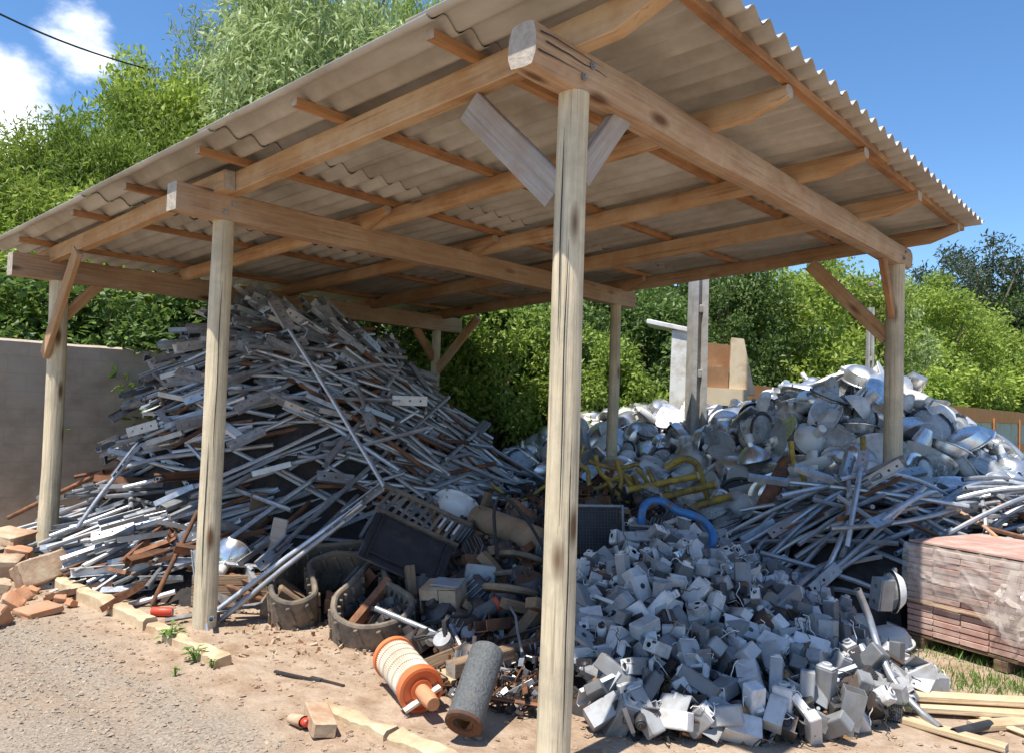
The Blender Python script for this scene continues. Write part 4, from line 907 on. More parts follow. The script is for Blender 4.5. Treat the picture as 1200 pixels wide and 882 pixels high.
lamp_poly = [(4.5, 4.3), (4.55, 3.2), (4.3, 2.5), (4.25, 1.6), (4.3, .8), (4.7, .45), (5.0, .0), (5.0, -.7), (5.6, -1.3), (6.8, -1.5), (7.9, -.9), (7.6, .6), (7.2, 2.0), (7.0, 3.2), (6.9, 4.6), (5.6, 4.9)]
KN = ('bowl lamp head with glass', 'open lamp head with reflector', 'long flat lamp head', 'round lamp reflector')
CN = {'aluminium': 'bare metal', 'grey_paint': 'grey painted', 'white_paint': 'white'}
def lamp_label(k, mt, p):
    z = H(*p); a = 'near the crest' if z > 1.75 else 'midway up' if z > 1.25 else 'low down'
    lat = (p[0]-CAM[0])*.66-(p[1]-CAM[1])*.75; s = 'left end' if lat < 2.0 else 'middle' if lat < 4.2 else 'right end'
    return f'{CN[mt]} {KN[k]} {a} on lamp heap, {s}'
random.seed(21)
for lay, n, dm, lf in ((0, 460, .19, (-.02, .09)), (1, 190, .26, (.10, .17))):
    for p in scatter(lamp_poly, n, dm):
        if H(*p) < .35: continue
        k = random.choice((0, 0, 1, 1, 1, 2, 3)); mt = random.choice(('aluminium', 'aluminium', 'aluminium', 'grey_paint', 'white_paint')); lab = lamp_label(k, mt, p); s = random.uniform(.55, .86)
        nn = Hn(*p); R_ = nn.to_track_quat('Z', 'Y').to_matrix().to_4x4()
        tilt = random.choice((random.gauss(0, .6), PI+random.gauss(0, .6), PI+random.gauss(0, .8)))
        place(('lamp', k, mt), lambda: lamp_head(k, mt), Matrix.Translation((p[0], p[1], H(*p)+random.uniform(*lf))) @ R_ @ rotm(0, 0, random.uniform(0, 6.28)) @ rotm(tilt, random.gauss(0, .45), 0) @ Matrix.Scale(s, 4), lab, lab+'s')
bits('lamp_heap_bits', lamp_poly, 700, 'small pale fittings wedged between the lamp heads', ['wire_black', 'aluminium', 'grey_paint', 'black_plastic', 'dull_galvanised'], .10, .05, (-.04, .04))
# ---------------- bent arms beside the brick pallet
bent_poly = [(3.2, .5), (3.2, .1), (3.45, -.2), (4.4, -.55), (4.45, -1.5), (5.2, -1.7), (5.3, -.6), (5.0, .3), (4.3, .75)]
random.seed(14)
for i, p in enumerate(scatter(bent_poly, 62, .16)):
    L = random.choice((.9, 1.2, 1.5)); b_ = random.choice((.02, .07, .15)); plate = random.choice((1, 1, 2, 0))
    lab = f"bent galvanised lamp arm {'with bracket' if plate else 'without bracket'} {'behind the wrapped bricks' if p[1] < -.2 else 'left of the wrapped bricks'}"
    place(('bent', L, b_, plate), lambda: arm_proto('bent_pole', L, b_, False, plate, 'galvanised'), lie(p, random.choice((0, PI))+random.gauss(-.75, .4), L, random.uniform(0, .12), random.gauss(0, .7), random.gauss(0, .08)), lab, lab+'s')
mb = MB()
for p in scatter(bent_poly, 110, .09):
    L = random.uniform(.6, 1.5); b_ = random.uniform(0, .08); mb.tube([(-L/2, 0, 0), (-L/4, 0, b_*.7), (0, 0, b_), (L/4, 0, b_*.7), (L/2, 0, 0)], .02, 6, lie(p, random.gauss(-.75, .5), L, random.uniform(-.1, .0), random.gauss(0, .8), 0), mi=0 if random.random() < .85 else 1)
tag(obj('bent_pipe_jumble', mb, ['dull_galvanised', 'rusty_steel']), 'inner mass of bent grey pipes beside the wrapped bricks', 'pipes', kind='stuff')
# ================================================================== single things
random.seed(77)
def face_cam(p, rz=0.):     # z up, x towards the right of the view, y away
    a = YAW; R_ = Matrix(((math.sin(a), math.cos(a), 0, 0), (-math.cos(a), math.sin(a), 0, 0), (0, 0, 1, 0), (0, 0, 0, 1))); return Matrix.Translation(p) @ R_ @ rotm(0, 0, rz)
# two arms leaning from the foot of the second post into the scrap
def long_arm(name, p0, p1, label, r=.02):
    t = thing(name, label, 'lamp arm', frame(p0, p1)); Ln = (Vector(p1)-Vector(p0)).length
    mb = MB(); mb.pipe([(0, 0, 0), (Ln*.5, 0, .01), (Ln, 0, 0)], r, 10); obj('tube', mb, 'galvanised', t)
    mb = MB(); mb.perf(.34, .09, .006, (-.12, -.04, .04, .12), .011, TM((Ln+.02, 0, .026), -.5)); mb.box((.34, .006, .05), TM((Ln+.02, .045, .0), -.5)); obj('bracket', mb, 'galvanised', t, ang=.5); return t
long_arm('bracket_pole', at(256, 728, .03), atv(404, 610, .85), 'long pale lamp arm leaning from the second post to the scrap, upper of the pair')
long_arm('bracket_pole', at(250, 718, .05), atv(424, 590, .95), 'long pale lamp arm leaning from the second post to the scrap, lower of the pair')
long_arm('bracket_pole', (-.02, 2.955, .0), (.0, 3.12, .36), 'short steel bar standing against the foot of the second post', .012)
p0 = atv(10, 606, -.0); p1 = atv(122, 552, .5)
mb = MB(); mb.pipe([(0, 0, 0), (.5, 0, .005), ((p1-p0).length, 0, 0)], .024, 9); tag(obj('rusty_pipe', mb, 'rusty_steel', None, frame(p0, p1)), 'dark rusty pipe leaning across the left post towards the heap', 'pipe')
p0 = atv(178, 708, .02); p1 = atv(232, 598, .4)
mb = MB(); mb.pipe([(0, 0, 0), ((p1-p0).length, 0, 0)], .019, 9); tag(obj('rusty_pipe', mb, 'rusty_steel', None, frame(p0, p1)), 'rust brown pipe standing on the kerb left of the second post', 'pipe')
p0 = sp(330, 372, 7.1); p1 = sp(452, 572, 6.2)
long_arm('bracket_pole', p1, p0, 'long slim lamp arm lying down the front face from the peak of the heap', .018)
p0 = sp(90, 618, 6.6); p1 = sp(148, 542, 6.9)
long_arm('bracket_pole', p0, p1, 'long bright lamp arm rising from the left post foot to the heap', .018)
# concrete blocks, rubble and tiles by the left post
def rock(name, label, cat, p, size, rot, mt, rough=.05, sub=5):
    bm = bmesh.new(); bmesh.ops.create_cube(bm, size=1.); bmesh.ops.bevel(bm, geom=bm.edges[:], offset=.06, segments=1, affect='EDGES'); bmesh.ops.subdivide_edges(bm, edges=bm.edges[:], cuts=sub-2, use_grid_fill=True)
    sd = random.random()*90
    for v in bm.verts: q = v.co.copy(); v.co += q*(rough*2*noise3(q.x*2+sd, q.y*2, q.z*2)+rough*noise3(q.x*7+sd, q.y*7, q.z*7)); v.co = Vector((v.co.x*size[0], v.co.y*size[1], v.co.z*size[2]))
    me = bpy.data.meshes.new(name); bm.to_mesh(me); bm.free(); me.materials.append(M[mt]); me.shade_smooth(); me.set_sharp_from_angle(angle=.5)
    return tag(link(name, me, None, face_cam(p) @ rotm(*rot)), label, cat)
g_ = lambda x, y, z: at(x, y, z)
rock('concrete_block', 'large tan concrete block tilted against the kerb end', 'block', g_(48, 668, .13), (.24, .36, .22), (.25, -.38, -.75), 'rubble', .04)
rock('concrete_block', 'pale concrete block lying left of the tilted block', 'block', g_(6, 662, .12), (.24, .26, .15), (.1, .06, .3), 'rubble', .06)
rock('concrete_block', 'flat concrete slab piece on top of the left rubble', 'block', g_(12, 628, .30), (.32, .3, .09), (.1, .1, -.2), 'rubble', .07)
rock('concrete_block', 'cut off concrete lump under the left rubble', 'block', g_(-8, 690, .06), (.22, .2, .14), (0, .2, .5), 'rubble', .09)
rock('broken_brick', 'dark red broken brick under the flat slab at left', 'brick', g_(22, 646, .2), (.2, .12, .08), (.2, .2, .3), 'terracotta', .08)
rock('floor_tile', 'orange clay tile lying flat on the dirt before the tilted block', 'tile', g_(45, 714, .03), (.21, .26, .045), (.06, .05, -.5), 'terracotta', .03)
for i, (x, y, s) in enumerate([(14, 706, .12), (26, 697, .1), (-2, 722, .13), (38, 692, .07), (70, 700, .07), (84, 706, .06)]):
    rock('broken_brick', 'broken terracotta lump in the heap of rubble left of the clay tile', 'brick', g_(x, y, s*.35), (s*1.2, s, s*.8), (random.random(), random.random(), random.random()*3), 'terracotta', .12)['group'] = 'terracotta lumps by the clay tile'
rock('cream_brick', 'cream coloured brick lying alone on the dirt in front', 'brick', g_(375, 842, .05), (.115, .27, .07), (.05, .12, .42), 'rubble', .015)
t = thing('plastic_cup', 'crushed whitish cup with a red end beside the cream brick', 'cup', face_cam(g_(349, 843, .035), .9) @ rotm(PI/2-.1, 0, 0))
mb = MB(); mb.lathe([(.0, -.05), (.03, -.05), (.036, .05), (.033, .05), (.028, -.04)], 12, None, 0, 1, .8); obj('cup', mb, 'rubble', t)
mb = MB(); mb.lathe([(0, .05), (.025, .05), (.028, .075), (.02, .085), (0, .085)], 12, None, 0, 1, .8); obj('lid', mb, 'red_plastic', t)
pa, pb = g_(322, 786, .015), g_(438, 812, .015)
mb = MB(); mb.box((.30, .02, .012), TM((.15, 0, 0))); mb.box((.2, .022, .012), TM((.395, .006, .004), 0, .03)); mb.box((.08, .03, .02), TM((.30, .004, .004))); tag(obj('steel_strip', mb, 'dark_steel', None, frame(pa, pb)), 'thin black steel strip lying on the dirt', 'strip')
t = thing('red_can', 'faded red drink can lying on the earth at the kerb', 'can', face_cam(g_(190, 716, .04), .05) @ rotm(0, PI/2, 0))
mb = MB(); mb.lathe([(.026, -.075), (.033, -.066), (.033, .064), (.027, .074)], 16); obj('can_body', mb, 'red_plastic', t)
mb = MB(); mb.lathe([(0, .071), (.024, .071), (.027, .076), (.028, .074)], 16); obj('can_end', mb, 'aluminium', t)
# things round the foot of the second post
def leaning(name, label, cat, x, y, w_, h_, t_, rz, tilt, mt, z=None, ry=0):
    p = hit(x, y) if z is None else at(x, y, z); mb = MB(); mb.box((w_, t_, h_), TM((0, 0, h_/2)), bev=min(.008, t_*.3)); return tag(obj(name, mb, mt, None, face_cam(p, rz) @ rotm(tilt, ry, 0)), label, cat)
leaning('steel_plate', 'tall dark brown plate standing behind the second post', 'plate', 300, 668, .15, .66, .06, .5, -.10, 'old_timber', .14, .02)
leaning('steel_plate', 'pale grey brown board leaning right of the tall dark plate', 'board', 312, 694, .13, .60, .025, -.2, -.06, 'grey_plank', .06, .14)
leaning('steel_plate', 'rusty plate leaning behind the rubber tracks', 'plate', 352, 664, .2, .5, .02, .1, -.25, 'rusty_steel', .16, .35)
t = thing('wooden_crate', 'low brown wooden crate behind the second post', 'crate', face_cam(at(276, 706, .0), .12))
for k in range(3): mb = MB(); mb.box((.6, .018, .075), TM((0, -.14, .05+k*.08)), bev=.003); obj('slat', mb, 'old_timber', t)
mb = MB(); mb.box((.56, .26, .02), TM((0, 0, .22)), bev=.003); obj('lid', mb, 'old_timber', t)
for sx in (-.27, .27): mb = MB(); mb.box((.04, .25, .25), TM((sx, 0, .085)), bev=.003); obj('end_board', mb, 'old_timber', t)
t = lamp_head(3, 'inner_reflector'); t.matrix_local = face_cam(at(272, 652, .34)) @ rotm(2.0, .3, 0) @ Matrix.Scale(.8, 4); tag(t, 'shiny lamp reflector on the brown crate by the second post', 'lamp head')
rock('cardboard_box', 'tan box corner leaning between crate and rubber track', 'box', at(332, 706, .10), (.24, .2, .24), (.3, .6, .5), 'cardboard', .05)
rock('broken_brick', 'terracotta piece between the two rubber tracks', 'brick', at(388, 708, .09), (.1, .14, .16), (.3, .1, .2), 'terracotta', .06)
mb = MB()
for i in range(130):
    x, y = random.uniform(262, 470), random.uniform(728, 768); p = at(x, y, .008); s = random.uniform(.006, .028); mb.box((s*2, s, s*.4), Matrix.Translation(p) @ rnd_rot(), random.choice((0, 0, 1, 2)))
tag(obj('ground_litter', mb, ['dirt_clod', 'rusty_steel', 'rubble']), 'bark, chips and rusty flakes littering the earth by the second post', 'litter', kind='stuff')
# rubber crawler tracks curled into loops
def track(label, x, y, z, rz, tilt, w_, ctrl, sc_):
    t = thing('rubber_track', label, 'track', face_cam(at(x, y, z), rz) @ rotm(tilt, 0, 0)); path = []; m_ = len(ctrl)
    for i in range(m_):
        a, b_, c_, d_ = [Vector((*ctrl[(i+k) % m_], 0)) for k in (-1, 0, 1, 2)]
        for k in range(8): s = k/8; path.append(.5*((2*b_)+(c_-a)*s+(2*a-5*b_+4*c_-d_)*s*s+(3*b_-a-3*c_+d_)*s**3)*sc_)
    n = len(path); vs = []; nn = []
    ar = sum(path[i].x*path[(i+1) % n].y-path[(i+1) % n].x*path[i].y for i in range(n)); sg_ = 1 if ar > 0 else -1
    for i in range(n):
        tg = (path[(i+1) % n]-path[i-1]).normalized(); nn.append(Vector((tg.y, -tg.x, 0))*sg_)
    for i in range(n):
        zz = .012*noise3(i*.15, w_); o_, i_ = path[i]+nn[i]*.02, path[i]-nn[i]*.02
        for q, z_ in ((o_, -w_/2+.012), (o_, w_/2-.014), (path[i]+nn[i]*.010, w_/2), (path[i]-nn[i]*.010, w_/2), (i_, w_/2-.014), (i_, -w_/2+.012), (path[i], -w_/2)): vs.append((q.x, q.y, z_+zz))
    mb = MB(); mb.add(vs, [(i*7+j, i*7+(j+1) % 7, ((i+1) % n)*7+(j+1) % 7, ((i+1) % n)*7+j) for i in range(n) for j in range(7)]); m2 = MB()
    for i in range(0, n, 5):
        a = math.atan2(nn[i].y, nn[i].x)
        for s2 in (-1, 1): mb.box((.022, .03, w_*.40), TM(path[i]+nn[i]*.024+Vector((0, 0, s2*w_*.22)), 0, 0, a) @ rotm(s2*.35, 0, 0), bev=.005)
    for i in range(0, n, 3):
        a = math.atan2(nn[i].y, nn[i].x)
        for s2 in (-1, 1): mb.box((.03, .018, .05), TM(path[i]-nn[i]*.032+Vector((0, 0, .05+s2*.045)), 0, 0, a), bev=.005)
    obj('belt', mb, 'rubber', t, ang=.6); return t
track('hook shaped rubber crawler track loop folded in on itself', 376, 690, .20, .05, .36, .34, [(.29, .36), (.07, .34), (-.17, .24), (-.27, -.05), (-.22, -.27), (-.10, -.35), (.01, -.25), (-.04, -.04), (-.08, .10), (.02, .20), (.16, .22), (.30, .24)], 1.2)
track('drop shaped rubber crawler track loop touching the orange filter', 440, 714, .17, .0, .36, .31, [(-.04, .44), (-.17, .12), (-.23, -.08), (-.17, -.27), (.02, -.35), (.19, -.27), (.24, -.08), (.15, .04), (.06, .12), (.01, .26)], 1.12)
# black slotted plastic cover
t = thing('plastic_cover', 'large black plastic cover with slots leaning on the pipe heap', 'cover', face_cam(sp(468, 668, 5.75), .15) @ rotm(-.75, .42, 0) @ Matrix.Scale(1.05, 4))
mb = MB(); mb.box((.62, .02, .40), TM((0, 0, .16)), bev=.008); mb.box((.5, .03, .012), TM((.0, -.02, .02))); mb.box((.012, .03, .38), TM((-.25, -.02, .16))); mb.box((.012, .03, .38), TM((.25, -.02, .16))); obj('panel', mb, 'black_plastic', t)
mb = MB()
for k in range(11): mb.box((.026, .014, .20), TM((-.29+k*.058, -.02, .48), 0, .25))
mb.box((.72, .03, .035), TM((.02, -.02, .59)), bev=.004); mb.box((.66, .03, .03), TM((0, -.02, .375)), bev=.004); obj('slotted_rim', mb, 'rubber', t)
mb = MB()
for k in range(3): mb.box((.016, .018, .10), TM((.16+k*.058, -.035, .49), 0, .25))
obj('clip', mb, 'box_pale', t)
t = lamp_head(0, 'white_paint'); t.matrix_local = face_cam(hit(536, 612)+Vector((0, 0, .12))) @ rotm(1.9, .5, 0) @ Matrix.Scale(.8, 4); tag(t, 'pale bowl lamp head right of the black slotted cover', 'lamp head')
# rusty drum with black hose
p0, p1 = hit(560, 606, .13), hit(652, 642, .10)
mb = MB(); Ln = (p1-p0).length*1.0; mb.lathe([(0, 0), (.095, 0), (.115, .01), (.118, Ln*.5), (.11, Ln-.01), (.095, Ln), (.085, Ln-.01), (.08, Ln*.7), (0, Ln*.7)], 22, frame(p0, p1).inverted() @ frame(p0, p1) @ rotm(0, PI/2, 0)); tag(obj('brown_drum', mb, 'cardboard', None, frame(p0, p1)), 'dull brown cylinder lying behind the front post', 'cylinder')
c_ = hit(600, 640, .1); pts = []
for i in range(22):
    a = i/21; pts.append(sp(583+a*70-18*math.sin(a*2*PI), 648-66*math.sin(PI*min(1, a*1.6))+(0 if a < .6 else -34*(a-.6)), hd(600, 640, .2)-.10))
mb = MB(); mb.tube(pts, .013, 8); tag(obj('black_hose', mb, 'wire_black'), 'black hose looped over the brown cylinder', 'hose')
# discs and rings
def disc(name, label, p, prof, mt, rx, ry=0, n=28, extra=None):
    t = thing(name, label, 'ring', face_cam(p) @ rotm(rx, ry, 0)); mb = MB(); mb.lathe(prof, n, close=extra is None); obj('rim', mb, mt, t)
    if extra:
        mb = MB(); mb.lathe(extra[0], n); obj('hub', mb, extra[1], t)
    return t
disc('pulley_wheel', 'dark brown grooved pulley lying above the small filter', hit(562, 660, .06), [(0, .0), (.06, 0), (.062, .03), (.13, .032), (.15, .045), (.15, -.03), (.13, -.045), (0, -.045)], 'rusty_steel', -.35, .1, 28, ([(0, .05), (.02, .05), (.03, .03), (.045, .03), (.047, .005)], 'dark_steel'))
tor = lambda R, r: [(R+r*math.cos(a), r*.8*math.sin(a)) for a in np.linspace(0, 2*PI, 9)[:-1]]
disc('rubber_ring', 'ochre brown ring lying beside the front post', hit(600, 692, .06), tor(.19, .035), 'cardboard', -.3, .12)
disc('rubber_ring', 'dark rubber ring under the ochre ring by the front post', hit(592, 672, .05), tor(.19, .03), 'rubber', -.25, -.1)
disc('rubber_ring', 'black ring at the back behind the ochre ring', hit(612, 655, .08), tor(.17, .028), 'rubber', -.4, .2)
# white bucket, grey box
t = thing('plastic_bucket', 'off white plastic bucket lying behind the drop shaped track', 'bucket', face_cam(at(454, 682, .13), .5) @ rotm(PI/2+.3, .3, 0))
mb = MB(); mb.lathe([(.0, -.09), (.085, -.09), (.10, .09), (.106, .09), (.106, .10), (.096, .10), (.082, -.08), (0, -.08)], 22); obj('pail', mb, 'white_paint', t)
mb = MB(); mb.tube([(.10*math.cos(a), .10*math.sin(a), .075) for a in np.linspace(0, 2*PI, 25)[:-1]], .006, 6, closed=True); obj('rim', mb, 'wire_white', t)
t = thing('steel_box', 'open beige steel box with a square opening in the middle scrap', 'box', face_cam(hit(520, 700, .10), -.25) @ rotm(.12, -.08, 0))
mb = MB(); a, b_, c_ = .26, .24, .2
mb.box((a, .006, c_), TM((0, b_/2, 0))); mb.box((a, b_-.01, .006), TM((0, 0, c_/2))); mb.box((a, b_-.01, .006), TM((0, 0, -c_/2))); mb.box((.006, b_-.01, c_-.014), TM((-a/2, 0, 0))); mb.box((.006, b_-.01, c_-.014), TM((a/2, 0, 0)))
mb.box((.12, .006, c_-.014), TM((.068, -b_/2, 0))); mb.box((.125, .006, .07), TM((-.06, -b_/2, .06))); obj('casing', mb, 'rubble', t)
mb = MB(); mb.box((.2, .16, .012), TM((.04, 0, .11), 0, .1), bev=.003); obj('lid', mb, 'box_grey', t)
leaning('steel_plate', 'grey flat casing plate behind the beige steel box', 'plate', 490, 672, .2, .22, .02, .4, -.5, 'box_grey', None, .5)
leaning('grey_board', 'greenish grey casing cover beside the beige steel box', 'cover', 560, 694, .22, .2, .12, .1, -.2, 'box_grey', None, .1)
# small filter, bearings, planks
def cyl(name, label, cat, p, axis, parts):
    t = thing(name, label, cat, frame(p, p+Vector(axis)) @ rotm(0, PI/2, 0))
    for nm, prof, mt in parts: mb = MB(); mb.lathe(prof, 28); obj(nm, mb, mt, t, ang=.5)
    return t
def toview(r, a, u_):   # direction from right / away / up components
    return Vector((math.sin(YAW)*r+math.cos(YAW)*a, -math.cos(YAW)*r+math.sin(YAW)*a, u_))
cyl('small_filter', 'small grey cylindrical filter with a red end cap', 'filter', at(545, 728, .20), toview(.83, .45, .36), [('mesh_wall', [(0, 0), (.05, 0), (.052, .22), (0, .22)], 'filter_mesh'), ('end_cap', [(.0, .221), (.045, .221), (.053, .225), (.053, .255), (.04, .258), (.036, .24), (0, .24)], 'red_plastic'), ('sleeve', [(0, -.11), (.045, -.11), (.056, -.09), (.056, -.002), (0, -.002)], 'white_paint')])
for i, (x, y, z, s) in enumerate([(520, 752, .15, 1.25), (533, 738, .18, .95), (548, 742, .18, .9), (506, 748, .13, .85), (566, 735, .17, .75)]):
    cyl('bearing', 'shiny steel bearing in the row below the small filter', 'bearing', at(x, y, z), toview(-.3+.2*i, -.5, .75-.1*i), [('outer_race', [(.024*s, -.03*s), (.046*s, -.03*s), (.048*s, -.01), (.044*s, 0), (.048*s, .01), (.046*s, .03*s), (.024*s, .03*s)], 'dull_galvanised'), ('inner_race', [(.012*s, -.028*s), (.022*s, -.028*s), (.022*s, .028*s), (.012*s, .028*s)], 'dark_steel')])['group'] = 'bearings in a row'
def plank(name, label, p0, p1, w_, h_, mt='old_timber', up=(0, 0, 1)):
    o = wood(name, p0, p1, w_, h_, mt, None, up=up, wob=.005); return tag(o, label, 'plank')
plank('wooden_plank', 'thick brown plank on edge above the dark filter', at(528, 784, .14), at(644, 752, .17), .09, .085)
plank('wooden_plank', 'short reddish plank end under the thick brown plank', at(548, 790, .05), at(640, 774, .05), .10, .05, 'old_timber')
plank('wooden_plank', 'broken brown board sticking out beneath the planks by the front post', at(500, 775, .05), at(540, 800, .04), .10, .03, 'pale_timber')
leaning('white_card', 'small white square sheet metal piece on the scrap', 'sheet', 583, 752, .085, .08, .006, .1, -.5, 'white_paint', .12)
t = thing('plastic_bottle', 'clear crushed bottle standing left of the front post', 'bottle', face_cam(at(620, 748, .1), .2) @ rotm(.2, .1, 0))
mb = MB(); mb.lathe([(0, 0), (.04, 0), (.042, .09), (.03, .12), (.016, .13), (.016, .15)], 16); obj('bottle_body', mb, 'lens_glass', t); mb = MB(); mb.lathe([(0, .15), (.018, .15), (.018, .168), (0, .168)], 12); obj('cap', mb, 'white_paint', t)
p0, p1 = at(440, 712, .26), at(512, 742, .14)
t = thing('steel_shaft', 'dusty steel shaft poking out of the drop shaped track', 'shaft', frame(p0, p1)); Ln = (p1-p0).length
mb = MB(); mb.tube([(0, 0, 0), (Ln, 0, 0)], .02, 10); obj('rod', mb, 'galvanised', t); mb = MB(); mb.tube([(Ln, 0, 0), (Ln+.07, 0, 0)], .033, 10); mb.box((.05, .1, .05), TM((Ln+.03, .03, 0)), bev=.008); obj('fork', mb, 'rubble', t)
for (x0, y0, z0, x1, y1, z1, lb) in [(612, 764, .2, 596, 708, .3, 'bent grey rod standing over the planks'), (598, 700, .25, 560, 738, .2, 'curved grey steel strip beside the small filter')]:
    a, b_ = at(x0, y0, z0), at(x1, y1, z1); mid = a.lerp(b_, .5)+Vector((.04, .03, .05)); mb = MB(); mb.tube([a, a.lerp(mid, .5)+Vector((0, .01, .01)), mid, mid.lerp(b_, .5)+Vector((0, .01, .012)), b_], .008, 7); tag(obj('steel_rod', mb, 'galvanised'), lb, 'rod')
# big orange capped air filter and the dark one
def pleat(r, n, z0, z1, d=.006):
    vs = []; k = n*2
    for z in (z0, z1):
        for i in range(k): a = 2*PI*i/k; q = r-(d if i % 2 else 0); vs.append((q*math.cos(a), q*math.sin(a), z))
    return vs, [(i, (i+1) % k, k+(i+1) % k, k+i) for i in range(k)]
pA, pB = at(466, 775, .155), at(497, 812, .115); ax = (pB-pA).normalized()
t = thing('air_filter', 'large cream pleated air filter with orange end caps lying on the earth', 'filter', frame(pA-ax*.06, pB) @ rotm(0, PI/2, 0) @ Matrix.Scale(1.14, 4)); Lf = .36
mb = MB(); vs, fs = pleat(.098, 60, 0, Lf); mb.add(vs, fs)
for q in range(5): z = .05+q*.065; mb.lathe([(.097, z), (.1005, z+.002), (.1005, z+.008), (.097, z+.01)], 40, close=True)
obj('pleated_wall', mb, 'filter_paper', t, ang=.2)
mb = MB(); mb.lathe([(0, Lf+.028), (.05, Lf+.028), (.054, Lf+.012), (.086, Lf+.012), (.092, Lf+.028), (.106, Lf+.026), (.109, Lf+.008), (.107, Lf-.02), (.098, Lf-.02)], 40); obj('end_cap', mb, 'orange_plastic', t, ang=.5)
mb = MB(); mb.lathe([(0, -.02), (.10, -.02), (.107, -.012), (.107, .018), (.098, .018)], 40); obj('end_cap', mb, 'orange_plastic', t, ang=.5)
mb = MB(); mb.lathe([(0, Lf+.03), (.034, Lf+.03), (.036, Lf+.12), (.03, Lf+.17), (0, Lf+.17)], 18); obj('spout', mb, 'terracotta', t)
mb = MB(); mb.box((.012, .19, .05), TM((0.03, 0, Lf+.035), 0, 0, .5)); obj('handle_plate', mb, 'filter_paper', t)
pB = at(543, 848, .10); pA = pB+toview(.10, .34, .25)
t = thing('air_filter', 'dark grey mesh air filter with a red ring lying right of the orange one', 'filter', frame(pA, pB) @ rotm(0, PI/2, 0)); Lf = .43
mb = MB(); mb.lathe([(.0, 0), (.07, 0), (.085, .012), (.088, .02), (.088, Lf-.01), (.086, Lf)], 36); obj('mesh_wall', mb, 'filter_mesh', t, ang=.5)
mb = MB(); mb.lathe([(.086, Lf-.012), (.092, Lf-.01), (.092, Lf+.008), (.08, Lf+.014), (.052, Lf+.008), (.048, Lf-.004), (.05, Lf-.02)], 36, close=True); obj('ring_seal', mb, 'rusty_steel', t, ang=.5)
mb = MB(); mb.lathe([(.049, Lf), (.047, .06), (0, .05)], 24); obj('bore', mb, 'brown_coil', t)
# loose metal between the planks and the front post
fr = [(.36, .48), (.30, .95), (.42, 1.3), (.8, 1.4), (1.1, 1.0), (.8, .5)]
bits('metal_bits', fr, 420, 'rusty and black metal bits under the front post', ['rusty_steel', 'dark_steel', 'rusty_steel', 'galvanised', 'black_plastic'], .045, .1, (0, .05))
def rusty(i, p, L): 
    t = thing('scrap_bar', 'rusty flat bar in the litter left of the front post', 'bar', lie(p, random.uniform(-PI, PI), L, random.uniform(.02, .1), random.random()*3, random.gauss(0, .25)), 'rusty flat bars left of the front post'); mb = MB(); mb.box((L, .028, .006), bev=.001); obj('bar', mb, random.choice(('rusty_steel', 'dark_steel', 'galvanised')), t)
for i, p in enumerate(scatter(fr, 26, .10)): rusty(i, p, random.choice((.15, .25, .4)))
mid = [(.7, 1.3), (.75, 2.6), (1.5, 3.0), (2.8, 3.0), (4.2, 3.2), (4.4, 2.0), (4.0, 1.2), (2.6, 1.2), (1.6, 1.1)]
bits('middle_bits', mid, 1500, 'dark jumbled metal and plastic bits between the two big heaps', ['wire_black', 'dark_steel', 'rusty_steel', 'black_plastic', 'dull_galvanised', 'old_timber'], .085, .06, (-.03, .06))
random.seed(41)
def scrap(k):
    if k == 0:
        t = thing('steel_channel', '', 'channel'); mb = MB(); mb.box((.5, .08, .006)); mb.box((.5, .006, .05), TM((0, .037, .028))); mb.box((.5, .006, .05), TM((0, -.037, .028))); obj('channel', mb, 'rusty_steel', t)
    elif k == 1:
        t = thing('gear_case', '', 'gear case'); mb = MB(); mb.lathe([(0, -.05), (.09, -.05), (.10, -.03), (.10, .03), (.06, .05), (.03, .055), (.03, .09), (0, .09)], 20); [mb.box((.03, .03, .05), TM((.1*math.cos(a), .1*math.sin(a), 0), 0, 0, a)) for a in np.linspace(0, 2*PI, 7)[:-1]]; obj('case', mb, 'dark_steel', t); 
    elif k == 2:
        t = thing('timber_offcut', '', 'timber'); mb = MB(); mb.box((.42, .07, .05), bev=.004); obj('timber', mb, 'old_timber', t)
    elif k == 3:
        t = thing('cable_coil', '', 'cable'); mb = MB(); mb.tube([((.12+.02*math.sin(i*1.7))*math.cos(i*.42), (.12+.02*math.sin(i*1.7))*math.sin(i*.42), .0025*(i % 9)) for i in range(52)], .008, 6); obj('cable', mb, 'wire_black', t)
    else:
        t = thing('motor_housing', '', 'motor'); mb = MB(); mb.lathe([(0, -.11), (.06, -.11), (.075, -.09), (.075, .09), (.06, .11), (.012, .11), (.012, .15), (0, .15)], 18); obj('housing', mb, 'dark_steel', t); mb = MB(); [mb.box((.012, .004, .16), TM((.078*math.cos(a), .078*math.sin(a), 0), 0, 0, a)) for a in np.linspace(0, 2*PI, 17)[:-1]]; obj('cooling_fins', mb, 'dull_galvanised', t)
    return t
SN = ('rusty steel channel', 'dark round gear case', 'brown timber offcut', 'coil of black cable', 'finned dark motor housing')
for i, p in enumerate(scatter(mid, 120, .18)):
    if p[0] < 1.6 and 1.25 < p[1] < 2.1 and random.random() < .65: continue
    k = random.randrange(5); a = 'near the rubber tracks' if p[0] < 1.6 else 'in the middle scrap' if p[0] < 2.9 else 'at the foot of the lamp heap'; lab = f'{SN[k]} {a}'
    place(('sc', k), lambda: scrap(k), on_heap(p, random.uniform(.02, .10), rotm(random.gauss(0, .6), random.gauss(0, .5), random.uniform(0, 6.3))), lab, lab+'s')
